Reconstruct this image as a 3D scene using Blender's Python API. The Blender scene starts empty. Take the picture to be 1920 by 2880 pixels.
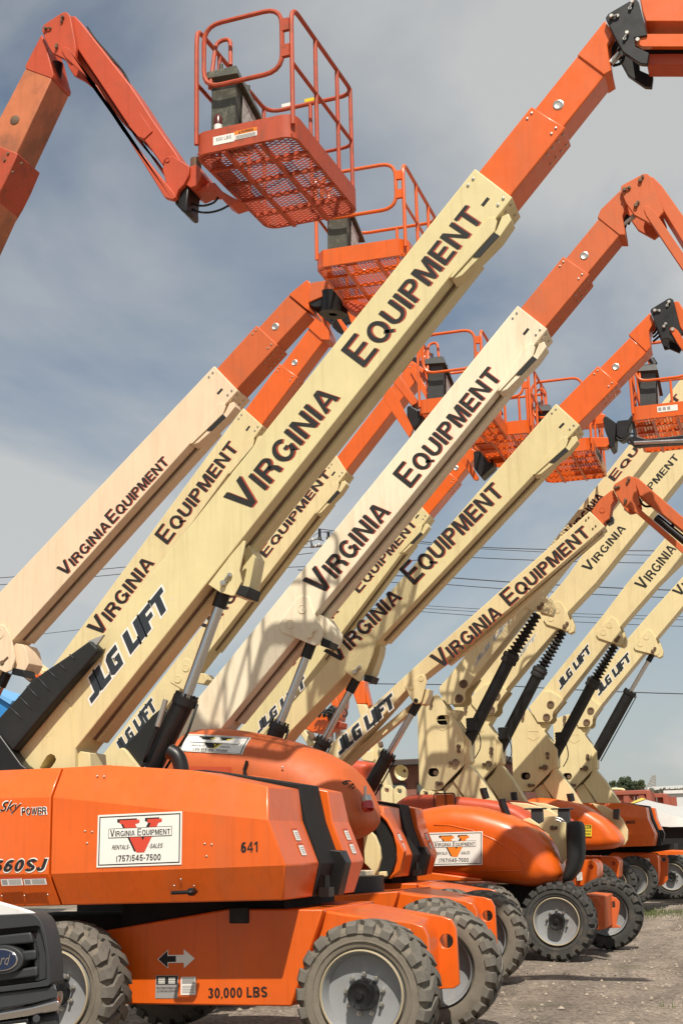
import bpy, math, random
from math import sin, cos, pi, radians
from mathutils import Vector, Matrix
from mathutils.geometry import tessellate_polygon
random.seed(7)
sc = bpy.context.scene
COL = sc.collection
# ------------------------------------------------------------------ camera
F_, PITCH, ROLL, PHI, CX, CY, CZ = 3866.35, 0.238347, 0.0231865, 0.3025039, 2.9281485, -9.5808424, 1.5078666
Fv = Vector((-sin(PHI)*cos(PITCH), cos(PHI)*cos(PITCH), sin(PITCH)))
Rv = Vector((cos(PHI), sin(PHI), 0.0))
Uv = Rv.cross(Fv)
Cam = Vector((CX, CY, CZ))
cr_, sr_ = cos(ROLL), sin(ROLL)
cd = bpy.data.cameras.new('camera'); cam = bpy.data.objects.new('camera', cd); COL.objects.link(cam)
cd.sensor_fit = 'HORIZONTAL'; cd.sensor_width = 24.0; cd.lens = 24.0*F_/1920.0
cd.clip_start = 0.1; cd.clip_end = 3000
Rr = Rv*cr_ - Uv*sr_     # camera right so that the scene rises to the right
Ur = Rv*sr_ + Uv*cr_
M = Matrix((Rr, Ur, -Fv)).transposed().to_4x4(); M.translation = Cam
cam.matrix_world = M
sc.camera = cam
# ------------------------------------------------------------------ world, sun, exposure
SX, SYY, SZ = 8, 3, 5
SUN = Vector((0.40, -1.0, 1.42)).normalized()
w = bpy.data.worlds.new('World'); sc.world = w; w.use_nodes = True
nt = w.node_tree; N = nt.nodes; L = nt.links
bg = N['Background']; bg.inputs[1].default_value = 0.074
sky = N.new('ShaderNodeTexSky'); sky.sky_type = 'NISHITA'; sky.sun_disc = False
sky.sun_elevation = math.asin(SUN.z); sky.sun_rotation = math.atan2(SUN.x, SUN.y)
sky.air_density = 1.0; sky.dust_density = 1.6; sky.ozone_density = 1.0
tc = N.new('ShaderNodeTexCoord')
sep = N.new('ShaderNodeSeparateXYZ'); L.new(tc.outputs['Generated'], sep.inputs[0])
addz = N.new('ShaderNodeMath'); addz.operation = 'MAXIMUM'; L.new(sep.outputs[2], addz.inputs[0]); addz.inputs[1].default_value = 0.0
addz2 = N.new('ShaderNodeMath'); addz2.operation = 'ADD'; L.new(addz.outputs[0], addz2.inputs[0]); addz2.inputs[1].default_value = 0.55
dv = N.new('ShaderNodeVectorMath'); dv.operation = 'DIVIDE'
cb = N.new('ShaderNodeCombineXYZ')
for i in range(3): L.new(addz2.outputs[0], cb.inputs[i])
L.new(tc.outputs['Generated'], dv.inputs[0]); L.new(cb.outputs[0], dv.inputs[1])
mp = N.new('ShaderNodeMapping'); L.new(dv.outputs[0], mp.inputs[0]); mp.inputs['Location'].default_value = (SX, SYY, SZ); mp.inputs['Scale'].default_value = (1.0, 1.0, 1.0)
n1 = N.new('ShaderNodeTexNoise'); n1.inputs['Scale'].default_value = 2.0; n1.inputs['Detail'].default_value = 7; n1.inputs['Roughness'].default_value = 0.52; n1.inputs['Distortion'].default_value = 0.35
L.new(mp.outputs[0], n1.inputs['Vector'])
cr = N.new('ShaderNodeValToRGB'); cr.color_ramp.elements[0].position = 0.37; cr.color_ramp.elements[1].position = 0.57
cr.color_ramp.elements[0].color = (0.12, 0.12, 0.12, 1); cr.color_ramp.elements[1].color = (0.86, 0.86, 0.86, 1)
L.new(n1.outputs[0], cr.inputs[0])
tint = N.new('ShaderNodeMixRGB'); tint.blend_type = 'MULTIPLY'; tint.inputs[0].default_value = 1.0
tint.inputs[2].default_value = (0.80, 0.99, 1.06, 1); L.new(sky.outputs[0], tint.inputs[1])
mixc = N.new('ShaderNodeMixRGB'); mixc.inputs[2].default_value = (8.0, 8.05, 7.8, 1)
hzr = N.new('ShaderNodeMapRange'); L.new(sep.outputs[2], hzr.inputs[0]); hzr.inputs['From Min'].default_value = 0.0; hzr.inputs['From Max'].default_value = 0.42; hzr.inputs['To Min'].default_value = 0.72; hzr.inputs['To Max'].default_value = 0.0
hmx = N.new('ShaderNodeMath'); hmx.operation = 'MAXIMUM'; L.new(cr.outputs[0], hmx.inputs[0]); L.new(hzr.outputs[0], hmx.inputs[1]); L.new(hmx.outputs[0], mixc.inputs[0]); L.new(tint.outputs[0], mixc.inputs[1]); L.new(mixc.outputs[0], bg.inputs[0])
sd = bpy.data.lights.new('sun', 'SUN'); sun = bpy.data.objects.new('sun', sd); COL.objects.link(sun)
sd.energy = 5.0; sd.angle = radians(0.55); sd.color = (1.0, 0.93, 0.82)
sun.rotation_euler = SUN.to_track_quat('Z', 'Y').to_euler(); sun.location = (0, -20, 30)
sc.view_settings.view_transform = 'Standard'; sc.view_settings.look = 'None'; sc.view_settings.gamma = 1
sc.view_settings.exposure = 0.06; sc.view_settings.use_curve_mapping = False

# ------------------------------------------------------------------ measuring helpers
def ray(px, py):
    X = px-960; Y = py-1440
    a = cr_*X - sr_*Y; b = sr_*X + cr_*Y
    return Fv + Rv*(a/F_) - Uv*(b/F_)
def at(p, Y):
    d = ray(*p); return Cam + d*((Y-CY)/d.y)
def atz(p, Z):
    d = ray(*p); return Cam + d*((Z-CZ)/d.z)
def K(ox, oy, s):
    return lambda *q: [(ox+q[i]/s, oy+q[i+1]/s) for i in range(0, len(q), 2)]
c1, c2, c3, c4, c5, c6 = [K(a, b, 1.6333) for a, b in ((0,0),(960,0),(0,960),(960,960),(0,1920),(960,1920))]
kA = K(1400,1160,3.015)   # right mid
kB = K(1160,1640,3.015)
kC = K(1400,1640,3.015)
kD = K(440,1560,3.015)
kE = K(820,1640,3.015)
kF = K(1100,820,3.015)
kG = K(820,380,3.267)
kH = K(500,0,2.904)
kI = K(0,1680,3.015)
kJ = K(1640,820,4.9)
kL = K(800,2400,3.267)
kM = K(1200,2200,4.356)
kN = K(1440,2160,3.267)
kO = K(0,2500,3.267)
kP = K(920,2150,3.267)
kQ = K(1520,1960,3.92)
kR = K(840,1900,4.612)
kS = K(0,2220,2.8)
def XZ(pts, Y): return [(v.x, v.z) for v in (at(p, Y) for p in pts)]

# ------------------------------------------------------------------ materials
def mat(name, col, rough=0.5, metal=0.0, noise=0.0, nscale=6.0, bump=0.0, bscale=60.0, dirt=None, dirt_amt=0.0, dscale=3.0, coat=0.0, col2=None, lo=0.45, hi=0.65, streak=False):
    m = bpy.data.materials.new(name); m.use_nodes = True
    t = m.node_tree; b = t.nodes['Principled BSDF']
    b.inputs['Base Color'].default_value = (*col, 1); b.inputs['Roughness'].default_value = rough; b.inputs['Metallic'].default_value = metal
    if coat: b.inputs['Coat Weight'].default_value = coat; b.inputs['Coat Roughness'].default_value = 0.15
    co = t.nodes.new('ShaderNodeTexCoord'); last = None
    src = co.outputs['Object']
    geo = t.nodes.new('ShaderNodeNewGeometry'); src = geo.outputs['Position']
    rgb = t.nodes.new('ShaderNodeRGB'); rgb.outputs[0].default_value = (*col, 1); last = rgb.outputs[0]
    if col2 is not None:
        n = t.nodes.new('ShaderNodeTexNoise'); n.inputs['Scale'].default_value = nscale; n.inputs['Detail'].default_value = 6; t.links.new(src, n.inputs['Vector'])
        r = t.nodes.new('ShaderNodeValToRGB'); r.color_ramp.elements[0].position = lo; r.color_ramp.elements[1].position = hi; t.links.new(n.outputs[0], r.inputs[0])
        x = t.nodes.new('ShaderNodeMixRGB'); t.links.new(r.outputs[0], x.inputs[0]); t.links.new(last, x.inputs[1]); x.inputs[2].default_value = (*col2, 1); last = x.outputs[0]
    if noise:
        n = t.nodes.new('ShaderNodeTexNoise'); n.inputs['Scale'].default_value = 2.3; n.inputs['Detail'].default_value = 5; n.inputs['Roughness'].default_value = 0.7; t.links.new(src, n.inputs['Vector'])
        h = t.nodes.new('ShaderNodeMapRange'); h.inputs['From Min'].default_value = 0.25; h.inputs['From Max'].default_value = 0.75; h.inputs['To Min'].default_value = 1-noise; h.inputs['To Max'].default_value = 1+noise; t.links.new(n.outputs[0], h.inputs[0])
        x = t.nodes.new('ShaderNodeVectorMath'); x.operation = 'SCALE'; t.links.new(last, x.inputs[0]); t.links.new(h.outputs[0], x.inputs['Scale']); last = x.outputs[0]
    if dirt is not None:
        mpn = t.nodes.new('ShaderNodeMapping'); t.links.new(src, mpn.inputs[0])
        mpn.inputs['Scale'].default_value = (1, 1, 0.16) if streak else (1, 1, 1)
        n = t.nodes.new('ShaderNodeTexNoise'); n.inputs['Scale'].default_value = dscale; n.inputs['Detail'].default_value = 8; n.inputs['Roughness'].default_value = 0.7; t.links.new(mpn.outputs[0], n.inputs['Vector'])
        r = t.nodes.new('ShaderNodeMapRange'); r.inputs['From Min'].default_value = 0.52; r.inputs['From Max'].default_value = 0.78; r.inputs['To Max'].default_value = dirt_amt; t.links.new(n.outputs[0], r.inputs[0])
        x = t.nodes.new('ShaderNodeMixRGB'); t.links.new(r.outputs[0], x.inputs[0]); t.links.new(last, x.inputs[1]); x.inputs[2].default_value = (*dirt, 1); last = x.outputs[0]
    if name.endswith('_paint') and metal == 0:
        n = t.nodes.new('ShaderNodeTexNoise'); n.inputs['Scale'].default_value = 26; n.inputs['Detail'].default_value = 3; n.inputs['Roughness'].default_value = .9; t.links.new(src, n.inputs['Vector'])
        r = t.nodes.new('ShaderNodeMapRange'); r.inputs['From Min'].default_value = .70; r.inputs['From Max'].default_value = .76; r.inputs['To Max'].default_value = .55; t.links.new(n.outputs[0], r.inputs[0])
        x = t.nodes.new('ShaderNodeMixRGB'); t.links.new(r.outputs[0], x.inputs[0]); t.links.new(last, x.inputs[1]); x.inputs[2].default_value = (col[0]*.35, col[1]*.3, col[2]*.3, 1); last = x.outputs[0]
        mpn = t.nodes.new('ShaderNodeMapping'); t.links.new(src, mpn.inputs[0]); mpn.inputs['Scale'].default_value = (1, 1, .05); mpn.inputs['Rotation'].default_value = (0, .1, 0)
        n = t.nodes.new('ShaderNodeTexNoise'); n.inputs['Scale'].default_value = 22; n.inputs['Detail'].default_value = 4; t.links.new(mpn.outputs[0], n.inputs['Vector'])
        r = t.nodes.new('ShaderNodeMapRange'); r.inputs['From Min'].default_value = .52; r.inputs['From Max'].default_value = .80; r.inputs['To Max'].default_value = .35; t.links.new(n.outputs[0], r.inputs[0])
        x = t.nodes.new('ShaderNodeMixRGB'); t.links.new(r.outputs[0], x.inputs[0]); t.links.new(last, x.inputs[1]); x.inputs[2].default_value = (col[0]*.62, col[1]*.55, col[2]*.5, 1); last = x.outputs[0]
    t.links.new(last, b.inputs['Base Color'])
    if bump:
        n = t.nodes.new('ShaderNodeTexNoise'); n.inputs['Scale'].default_value = bscale; n.inputs['Detail'].default_value = 4; t.links.new(src, n.inputs['Vector'])
        q = t.nodes.new('ShaderNodeBump'); q.inputs['Strength'].default_value = bump; q.inputs['Distance'].default_value = 0.01; t.links.new(n.outputs[0], q.inputs['Height']); t.links.new(q.outputs[0], b.inputs['Normal'])
    n = t.nodes.new('ShaderNodeTexNoise'); n.inputs['Scale'].default_value = 9; n.inputs['Detail'].default_value = 5; t.links.new(src, n.inputs['Vector'])
    h = t.nodes.new('ShaderNodeMapRange'); h.inputs['To Min'].default_value = max(0.05, rough-0.13); h.inputs['To Max'].default_value = min(1, rough+0.13); t.links.new(n.outputs[0], h.inputs[0]); t.links.new(h.outputs[0], b.inputs['Roughness'])
    return m
RUST = (0.16, 0.06, 0.025)
DUST = (0.42, 0.34, 0.25)
m_cream = mat('cream_paint', (0.70, 0.58, 0.32), 0.45, noise=0.07, dirt=(0.40, 0.27, 0.13), dirt_amt=0.42, dscale=1.6, streak=True, bump=0.02, bscale=14)
m_cream_new = mat('yellow_cream_paint', (0.67, 0.572, 0.305), 0.42, noise=0.07, dirt=(0.36, 0.26, 0.13), dirt_amt=0.36, dscale=1.8, streak=True, bump=0.02, bscale=14)
m_cream_white = mat('pale_faded_cream_paint', (0.80, 0.71, 0.52), 0.6, noise=0.07, dirt=(0.46, 0.25, 0.10), dirt_amt=0.75, dscale=2.4, streak=True, bump=0.03, bscale=14)
m_cream_pink = mat('pinkish_faded_cream_paint', (0.76, 0.585, 0.40), 0.62, noise=0.05, dirt=(0.45, 0.27, 0.13), dirt_amt=0.35, dscale=2.2, streak=True, bump=0.03, bscale=14)
m_org = mat('orange_paint', (0.70, 0.114, 0.008), 0.36, noise=0.09, dirt=(0.42, 0.12, 0.045), dirt_amt=0.55, dscale=2.6, coat=0.25, streak=True, bump=0.015, bscale=12)
m_org_fade = mat('faded_orange_paint', (0.56, 0.112, 0.024), 0.58, noise=0.09, dirt=(0.36, 0.12, 0.05), dirt_amt=0.6, dscale=3.2, bump=0.03, bscale=20)
m_org_red = mat('red_faded_orange_paint', (0.50, 0.068, 0.022), 0.5, noise=0.10, dirt=(0.32, 0.07, 0.035), dirt_amt=0.6, dscale=5, bump=0.03, bscale=20)
m_org_rust = mat('rusted_orange_paint', (0.44, 0.066, 0.023), 0.6, noise=0.12, dirt=(0.15, 0.055, 0.025), dirt_amt=0.95, dscale=7, bump=0.06, bscale=40)
m_grease = mat('greasy_orange_boom_paint', (0.55, 0.17, 0.07), 0.5, noise=0.2, dirt=(0.06, 0.025, 0.014), dirt_amt=1.0, dscale=1.6, streak=True, col2=(.30,.11,.05), nscale=3.0)
m_black = mat('black_paint', (0.006, 0.006, 0.006), 0.42, noise=0.2, dirt=(0.035, 0.03, 0.025), dirt_amt=0.35, dscale=5)
m_deep = mat('matt_black_cover_and_shade', (0.004, 0.004, 0.004), 0.8)  # for black covers, and for shade put into recesses and gaps as colour
m_blackp = mat('black_plastic', (0.007, 0.008, 0.0075), 0.6, bump=0.15, bscale=300, dirt=(0.03, 0.028, 0.022), dirt_amt=0.35)
m_rubber = mat('black_rubber_bellows', (0.022, 0.02, 0.019), 0.75, dirt=(0.1, 0.08, 0.06), dirt_amt=0.4, bump=0.1)
m_chrome = mat('chrome_rod', (0.62, 0.62, 0.62), 0.16, metal=1.0)
m_steel = mat('zinc_plated_steel', (0.55, 0.53, 0.48), 0.35, metal=0.9, noise=0.1)
m_rustpin = mat('rusty_pin_steel', (0.14, 0.085, 0.05), 0.7, noise=0.25, dirt=(0.22, 0.1, 0.04), dirt_amt=0.6, dscale=20)
m_side = mat('tan_dusty_tyre_sidewall', (0.185, 0.158, 0.122), 0.85, noise=0.25, dirt=(0.09, 0.075, 0.06), dirt_amt=0.9, dscale=5, bump=0.15, bscale=50)
m_tyre = mat('dusty_tyre_rubber', (0.150, 0.135, 0.112), 0.85, noise=0.2, dirt=(0.06, 0.053, 0.045), dirt_amt=0.9, dscale=9, bump=0.25, bscale=60)
m_tyre2 = mat('dark_tyre_rubber', (0.045, 0.043, 0.04), 0.8, noise=0.15, dirt=(0.16, 0.13, 0.095), dirt_amt=0.8, dscale=6, bump=0.25, bscale=60)
m_rim = mat('grey_rim_paint', (0.27, 0.275, 0.28), 0.45, noise=0.08, dirt=(0.25, 0.19, 0.13), dirt_amt=0.5, dscale=6)
m_lip = mat('dusty_rim_lip', (0.40, 0.33, 0.21), 0.55, noise=0.1)
m_ink = mat('black_lettering', (0.009, 0.008, 0.007), 0.7, dirt=(0.10,0.08,0.05), dirt_amt=.35, dscale=11)
m_ink_red = mat('red_lettering_shadow', (0.36, 0.045, 0.02), 0.6)
m_navy = mat('dark_slate_lettering', (0.028, 0.034, 0.040), 0.28)
m_navy_f = mat('faded_grey_lettering', (0.36, 0.37, 0.35), 0.5)
m_white = mat('white_decal', (0.78, 0.76, 0.70), 0.5, noise=0.03)
m_red = mat('red_print', (0.62, 0.06, 0.03), 0.45)
m_orgprint = mat('orange_print', (0.80, 0.22, 0.02), 0.45)
m_yelprint = mat('yellow_print', (0.72, 0.55, 0.03), 0.5)
m_greyprint = mat('grey_small_print', (0.30, 0.29, 0.28), 0.6)
m_console = mat('worn_grey_green_console', (0.075, 0.075, 0.055), 0.45, noise=0.2, dirt=(0.30, 0.28, 0.22), dirt_amt=0.7, dscale=14)
m_consoleb = mat('dark_grey_console', (0.05, 0.052, 0.05), 0.45, noise=0.1)
m_lampred = mat('red_lamp_lens', (0.45, 0.015, 0.012), 0.2, coat=0.6)
m_lampdark = mat('maroon_lamp_cap', (0.09, 0.012, 0.01), 0.3)
m_lamporg = mat('amber_lamp_lens', (0.65, 0.12, 0.01), 0.2, coat=0.5)
m_truckw = mat('white_truck_paint', (0.74, 0.72, 0.69), 0.25, coat=0.8, noise=0.03, dirt=(0.5, 0.4, 0.3), dirt_amt=0.15)
m_grille = mat('dark_grey_grille_plastic', (0.030, 0.032, 0.034), 0.5, bump=0.1, bscale=250, noise=0.08)
m_bumper = mat('chrome_bumper', (0.60, 0.58, 0.56), 0.14, metal=1.0, noise=0.05)
m_blue = mat('blue_emblem_enamel', (0.008, 0.02, 0.06), 0.2, coat=0.6)
m_bluewall = mat('blue_sheet_metal', (0.03, 0.22, 0.55), 0.5, noise=0.06)
m_bluel = mat('light_blue_sheet_metal', (0.16, 0.40, 0.72), 0.5)

m_decal = mat('printed_instruction_decal', (0.55, 0.53, 0.50), 0.5, noise=0.15, col2=(0.36,0.33,0.30), nscale=30, lo=.5, hi=.56)
# ------------------------------------------------------------------ mesh helpers
class MB:
    def __init__(s): s.v = []; s.f = []
    def add(s, vs, fs):
        o = len(s.v); s.v += [Vector(x) for x in vs]; s.f += [[i+o for i in f] for f in fs]; return s
    def prism(s, poly, y0, y1, holes=(), off=(0, 0)):
        """polygon in XZ, extruded from y0 to y1; off shifts the far side in X and Z"""
        loops = [[(x, z) for x, z in poly]] + [[(x, z) for x, z in h] for h in holes]
        def area(p): return sum(p[i][0]*p[(i+1) % len(p)][1]-p[(i+1) % len(p)][0]*p[i][1] for i in range(len(p)))/2
        if area(loops[0]) < 0: loops[0].reverse()
        for h in loops[1:]:
            if area(h) > 0: h.reverse()
        flat = [p for l in loops for p in l]; n = len(flat); o = len(s.v)
        s.v += [Vector((x, y0, z)) for x, z in flat] + [Vector((x+off[0], y1, z+off[1])) for x, z in flat]
        if holes:
            tris = tessellate_polygon([[Vector((x, z, 0)) for x, z in l] for l in loops])
            for a, b, c in tris:
                A, B, C = flat[a], flat[b], flat[c]
                ar = (B[0]-A[0])*(C[1]-A[1])-(C[0]-A[0])*(B[1]-A[1])
                if ar < 0: b, c = c, b
                s.f.append([o+a, o+b, o+c]); s.f.append([o+n+a, o+n+c, o+n+b])
        else:
            s.f.append([o+i for i in range(n)]); s.f.append([o+n+i for i in reversed(range(n))])
        st = 0
        for l in loops:
            m = len(l)
            for i in range(m):
                a = st+i; b = st+(i+1) % m
                s.f.append([o+a, o+n+a, o+n+b, o+b])
            st += m
        return s
    def box(s, a, b):
        x0, y0, z0 = a; x1, y1, z1 = b
        return s.prism([(x0, z0), (x1, z0), (x1, z1), (x0, z1)], y0, y1)
    def cyl(s, p0, p1, r0, r1=None, n=14, caps=True):
        p0 = Vector(p0); p1 = Vector(p1); r1 = r0 if r1 is None else r1
        d = (p1-p0).normalized(); a = d.orthogonal().normalized(); b = d.cross(a); o = len(s.v)
        for p, r in ((p0, r0), (p1, r1)):
            for i in range(n): s.v.append(p+a*(r*cos(2*pi*i/n))+b*(r*sin(2*pi*i/n)))
        for i in range(n): j = (i+1) % n; s.f.append([o+i, o+j, o+n+j, o+n+i])
        if caps: s.f.append([o+i for i in reversed(range(n))]); s.f.append([o+n+i for i in range(n)])
        return s
    def lathe(s, prof, p0, axis, n=32, closed=False):
        """prof: list of (distance along axis, radius)"""
        d = Vector(axis).normalized(); a = d.orthogonal().normalized(); b = d.cross(a); p0 = Vector(p0); o = len(s.v); m = len(prof)
        for t, r in prof:
            for i in range(n): s.v.append(p0+d*t+a*(r*cos(2*pi*i/n))+b*(r*sin(2*pi*i/n)))
        for k in range(m if closed else m-1):
            k2 = (k+1) % m
            for i in range(n): j = (i+1) % n; s.f.append([o+k*n+i, o+k*n+j, o+k2*n+j, o+k2*n+i])
        return s
    def tube(s, pts, r, n=8, closed=False, fil=0.0):
        pts = [Vector(p) for p in pts]
        if fil:
            q = []; m = len(pts)
            for i, p in enumerate(pts):
                if not closed and i in (0, m-1): q.append(p); continue
                a = pts[i-1]; b = pts[(i+1) % m]; da = (a-p); db = (b-p); la = min(fil, da.length*0.48); lb = min(fil, db.length*0.48)
                A = p+da.normalized()*la; B = p+db.normalized()*lb
                for k in range(6): t = k/5; q.append(A*(1-t)**2+p*(2*t*(1-t))+B*t*t)
            pts = q
        m = len(pts); o = len(s.v); prev = None
        for i, p in enumerate(pts):
            if closed: d = (pts[(i+1) % m]-pts[i-1])
            else: d = pts[min(i+1, m-1)]-pts[max(i-1, 0)]
            d = d.normalized() if d.length > 1e-9 else Vector((0, 0, 1))
            if prev is None: a = d.orthogonal().normalized()
            else:
                a = prev-d*prev.dot(d); a = a.normalized() if a.length > 1e-6 else d.orthogonal().normalized()
            prev = a; b = d.cross(a)
            for k in range(n): s.v.append(p+a*(r*cos(2*pi*k/n))+b*(r*sin(2*pi*k/n)))
        for i in range(m if closed else m-1):
            i2 = (i+1) % m
            for k in range(n): k2 = (k+1) % n; s.f.append([o+i*n+k, o+i*n+k2, o+i2*n+k2, o+i2*n+k])
        if not closed: s.f.append([o+k for k in reversed(range(n))]); s.f.append([o+(m-1)*n+k for k in range(n)])
        return s
WL = {}
def link(o, parent=None, world=None):
    COL.objects.link(o)
    while parent is not None and parent.parent is not None and parent.parent.parent is not None: parent = parent.parent
    world = Vector(world) if world is not None else Vector((0, 0, 0))
    if parent is not None: o.parent = parent; o.location = world-WL[parent.name]
    else: o.location = world
    WL[o.name] = world
    return o
STUFF = {'collar_bolts', 'rivets', 'tray_ribs', 'grille_mesh_strip', 'floor_beams', 'jumper', 'bars'}
def build(name, mb, m, parent=None, smooth=False, bevel=0.0, seg=2, kind=None, label=None, local=None, world=None, sharp=38):
    """mb in world coordinates unless local is True (then world gives its place)"""
    me = bpy.data.meshes.new(name)
    if local: c = Vector((0, 0, 0)); place = Vector(world)
    else:
        n = max(1, len(mb.v)); c = sum(mb.v, Vector((0, 0, 0)))/n; place = c
    me.from_pydata([v-c for v in mb.v], [], mb.f); me.update()
    if m: me.materials.append(m)
    o = bpy.data.objects.new(name, me)
    link(o, parent, place)
    if smooth:
        for p in me.polygons: p.use_smooth = True
    if smooth == 'auto':
        try: me.set_sharp_from_angle(angle=radians(38))
        except Exception: pass
    if bevel:
        b = o.modifiers.new('bevel', 'BEVEL'); b.width = bevel; b.segments = seg; b.limit_method = 'ANGLE'; b.angle_limit = radians(35)
        b.harden_normals = False
        for p in me.polygons: p.use_smooth = True
        try: me.set_sharp_from_angle(angle=radians(sharp))
        except Exception: pass
    if name in STUFF: kind = 'stuff'
    if kind: o['kind'] = kind
    if label: o['label'] = label
    return o
def thing(name, world, label, cat, group=None):
    o = bpy.data.objects.new(name, None); o.empty_display_size = 0.2; link(o, None, world)
    o['label'] = label; o['category'] = cat
    if group: o['group'] = group
    return o
def tag(o, label, cat, group=None):
    o['label'] = label; o['category'] = cat
    if group: o['group'] = group
    return o
def inst(name, mesh, parent, world, rot=None):
    o = bpy.data.objects.new(name, mesh); link(o, parent, world)
    if rot is not None: o.rotation_euler = rot
    return o

# ------------------------------------------------------------------ flat lettering
_tc = {}
def _arc(cx, cy, rx, ry, a0, a1, n=14): return [(cx+rx*cos(radians(a0+(a1-a0)*i/n)), cy+ry*sin(radians(a0+(a1-a0)*i/n))) for i in range(n+1)]
def _strip(pl, t):
    """constant-width stroke along a centre line"""
    pl = [p for i, p in enumerate(pl) if i == 0 or (Vector(p)-Vector(pl[i-1])).length > 1e-4]
    n = len(pl); L_, R_ = [], []
    for i in range(n):
        a = Vector(pl[max(0, i-1)]); b = Vector(pl[i]); c = Vector(pl[min(n-1, i+1)])
        d1 = (b-a) if i > 0 else (c-b); d2 = (c-b) if i < n-1 else (b-a); d1.normalize(); d2.normalize()
        n1 = Vector((-d1.y, d1.x)); n2 = Vector((-d2.y, d2.x)); m = (n1+n2); m = m.normalized() if m.length > 1e-6 else n1
        k = t/2/max(.4, m.dot(n1)); L_.append(tuple(b+m*k)); R_.append(tuple(b-m*k))
    vs = L_+R_; fs = [[i, n+i, n+i+1, i+1] for i in range(n-1)]
    return vs, fs
def _ring(cx, cy, rx, ry, t, n=28):
    vs = [(cx+rx*cos(2*pi*i/n), cy+ry*sin(2*pi*i/n)) for i in range(n)]+[(cx+(rx-t)*cos(2*pi*i/n), cy+(ry-t)*sin(2*pi*i/n)) for i in range(n)]
    return vs, [[i, (i+1) % n, n+(i+1) % n, n+i] for i in range(n)]
def _poly(p, *holes):
    loops = [list(p)]+[list(h) for h in holes]; flat = [q for l in loops for q in l]; fs = []
    for t in tessellate_polygon([[Vector((a, b, 0)) for a, b in l] for l in loops]):
        A, B, C = [flat[i] for i in t]; t = list(t)
        if (B[0]-A[0])*(C[1]-A[1])-(C[0]-A[0])*(B[1]-A[1]) < 0: t = t[::-1]
        fs.append(t)
    return flat, fs
def glyph(ch, t):
    h = t/2; R = lambda x0, y0, x1, y1: ([(x0,y0),(x1,y0),(x1,y1),(x0,y1)], [[0,1,2,3]])
    if ch == 'V': k = t*1.12; return .72, [_poly([(0,1),(k,1),(.36,.24),(.72-k,1),(.72,1),(.36+k*.56,0),(.36-k*.56,0)])]
    if ch == 'A':
        k = t*1.12; return .74, [_poly([(0,0),(.37-k*.56,1),(.37+k*.56,1),(.74,0),(.74-k,0),(.555,.22),(.185,.22),(k,0)], [(.235,.36),(.505,.36),(.37,.76)])]
    if ch == 'M': return .82, [_poly([(0,0),(0,1),(t*1.35,1),(.41,.30),(.82-t*1.35,1),(.82,1),(.82,0),(.82-t,0),(.82-t,.72),(.41+t*.42,0),(.41-t*.42,0),(t,.72),(t,0)])]
    if ch == 'N': return .70, [_poly([(0,0),(0,1),(t*1.1,1),(.70-t,.27),(.70-t,1),(.70,1),(.70,0),(.70-t*1.1,0),(t,.73),(t,0)])]
    if ch == 'I': return t, [R(0,0,t,1)]
    if ch == 'E': return .60, [_poly([(0,0),(.60,0),(.60,t*.92),(t,t*.92),(t,.44),(.56,.44),(.56,.44+t*.92),(t,.44+t*.92),(t,1-t*.92),(.60,1-t*.92),(.60,1),(0,1)])]
    if ch == 'F': return .56, [_poly([(0,0),(t,0),(t,.43),(.50,.43),(.50,.43+t*.92),(t,.43+t*.92),(t,1-t*.92),(.56,1-t*.92),(.56,1),(0,1)])]
    if ch == 'L': return .54, [_poly([(0,0),(.54,0),(.54,t*.92),(t,t*.92),(t,1),(0,1)])]
    if ch == 'T': return .66, [_poly([(.33-h,0),(.33+h,0),(.33+h,1-t*.92),(.66,1-t*.92),(.66,1),(0,1),(0,1-t*.92),(.33-h,1-t*.92)])]
    if ch == 'H': return .68, [_poly([(0,0),(t,0),(t,.43),(.68-t,.43),(.68-t,0),(.68,0),(.68,1),(.68-t,1),(.68-t,.43+t),(t,.43+t),(t,1),(0,1)])]
    if ch == 'K': return .70, [_poly([(0,0),(t,0),(t,.32),(.24,.43),(.52,0),(.70,0),(.34,.54),(.68,1),(.49,1),(t,.5),(t,1),(0,1)])]
    if ch == 'W': k = t; return .98, [_poly([(0,1),(k,1),(.26,.26),(.49-k*.5,1),(.49+k*.5,1),(.72,.26),(.98-k,1),(.98,1),(.72+k*.5,0),(.72-k*.5,0),(.49,.70),(.26+k*.5,0),(.26-k*.5,0)])]
    if ch == 'U': return .68, [_strip([(h,1),(h,.34)]+_arc(.34,.34,.34-h,.34-h,180,360)+[(.68-h,.34),(.68-h,1)], t)]
    if ch == 'J': return .50, [_strip([(h*.9,.32)]+_arc(.25,.27,.25-h,.27-h,190,360)+[(.5-h,.3),(.5-h,1)], t)]
    if ch == 'O': return .76, [_ring(.38,.5,.38,.52,t)]
    if ch == 'Q': return .78, [_ring(.38,.5,.38,.52,t), ([(.44,.26),(.70,-.06),(.80,.03),(.54,.34)], [[0,1,2,3]])]
    if ch == 'C': return .72, [_strip(_arc(.38,.5,.38-h,.52-h,40,320,20), t)]
    if ch == 'G': return .76, [_strip(_arc(.38,.5,.38-h,.52-h,42,330,20)+[(.76-h,.20),(.76-h,.44)], t), R(.42,.40,.76-t*.98,.40+t*.9)]
    if ch == 'S': return .64, [_strip(_arc(.32,.735,.32-h,.285-h,20,245,12)+_arc(.32,.265,.32-h,.285-h,75,-160,12), t)]
    if ch == 'P': return .64, [R(0,0,t,1), _strip([(t,1-h*.92),(.38,1-h*.92)]+_arc(.38,.71,.26-h,.29-h*.92,90,-90)+[(.38,.42+h*.92),(t,.42+h*.92)], t*.94)]
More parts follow.
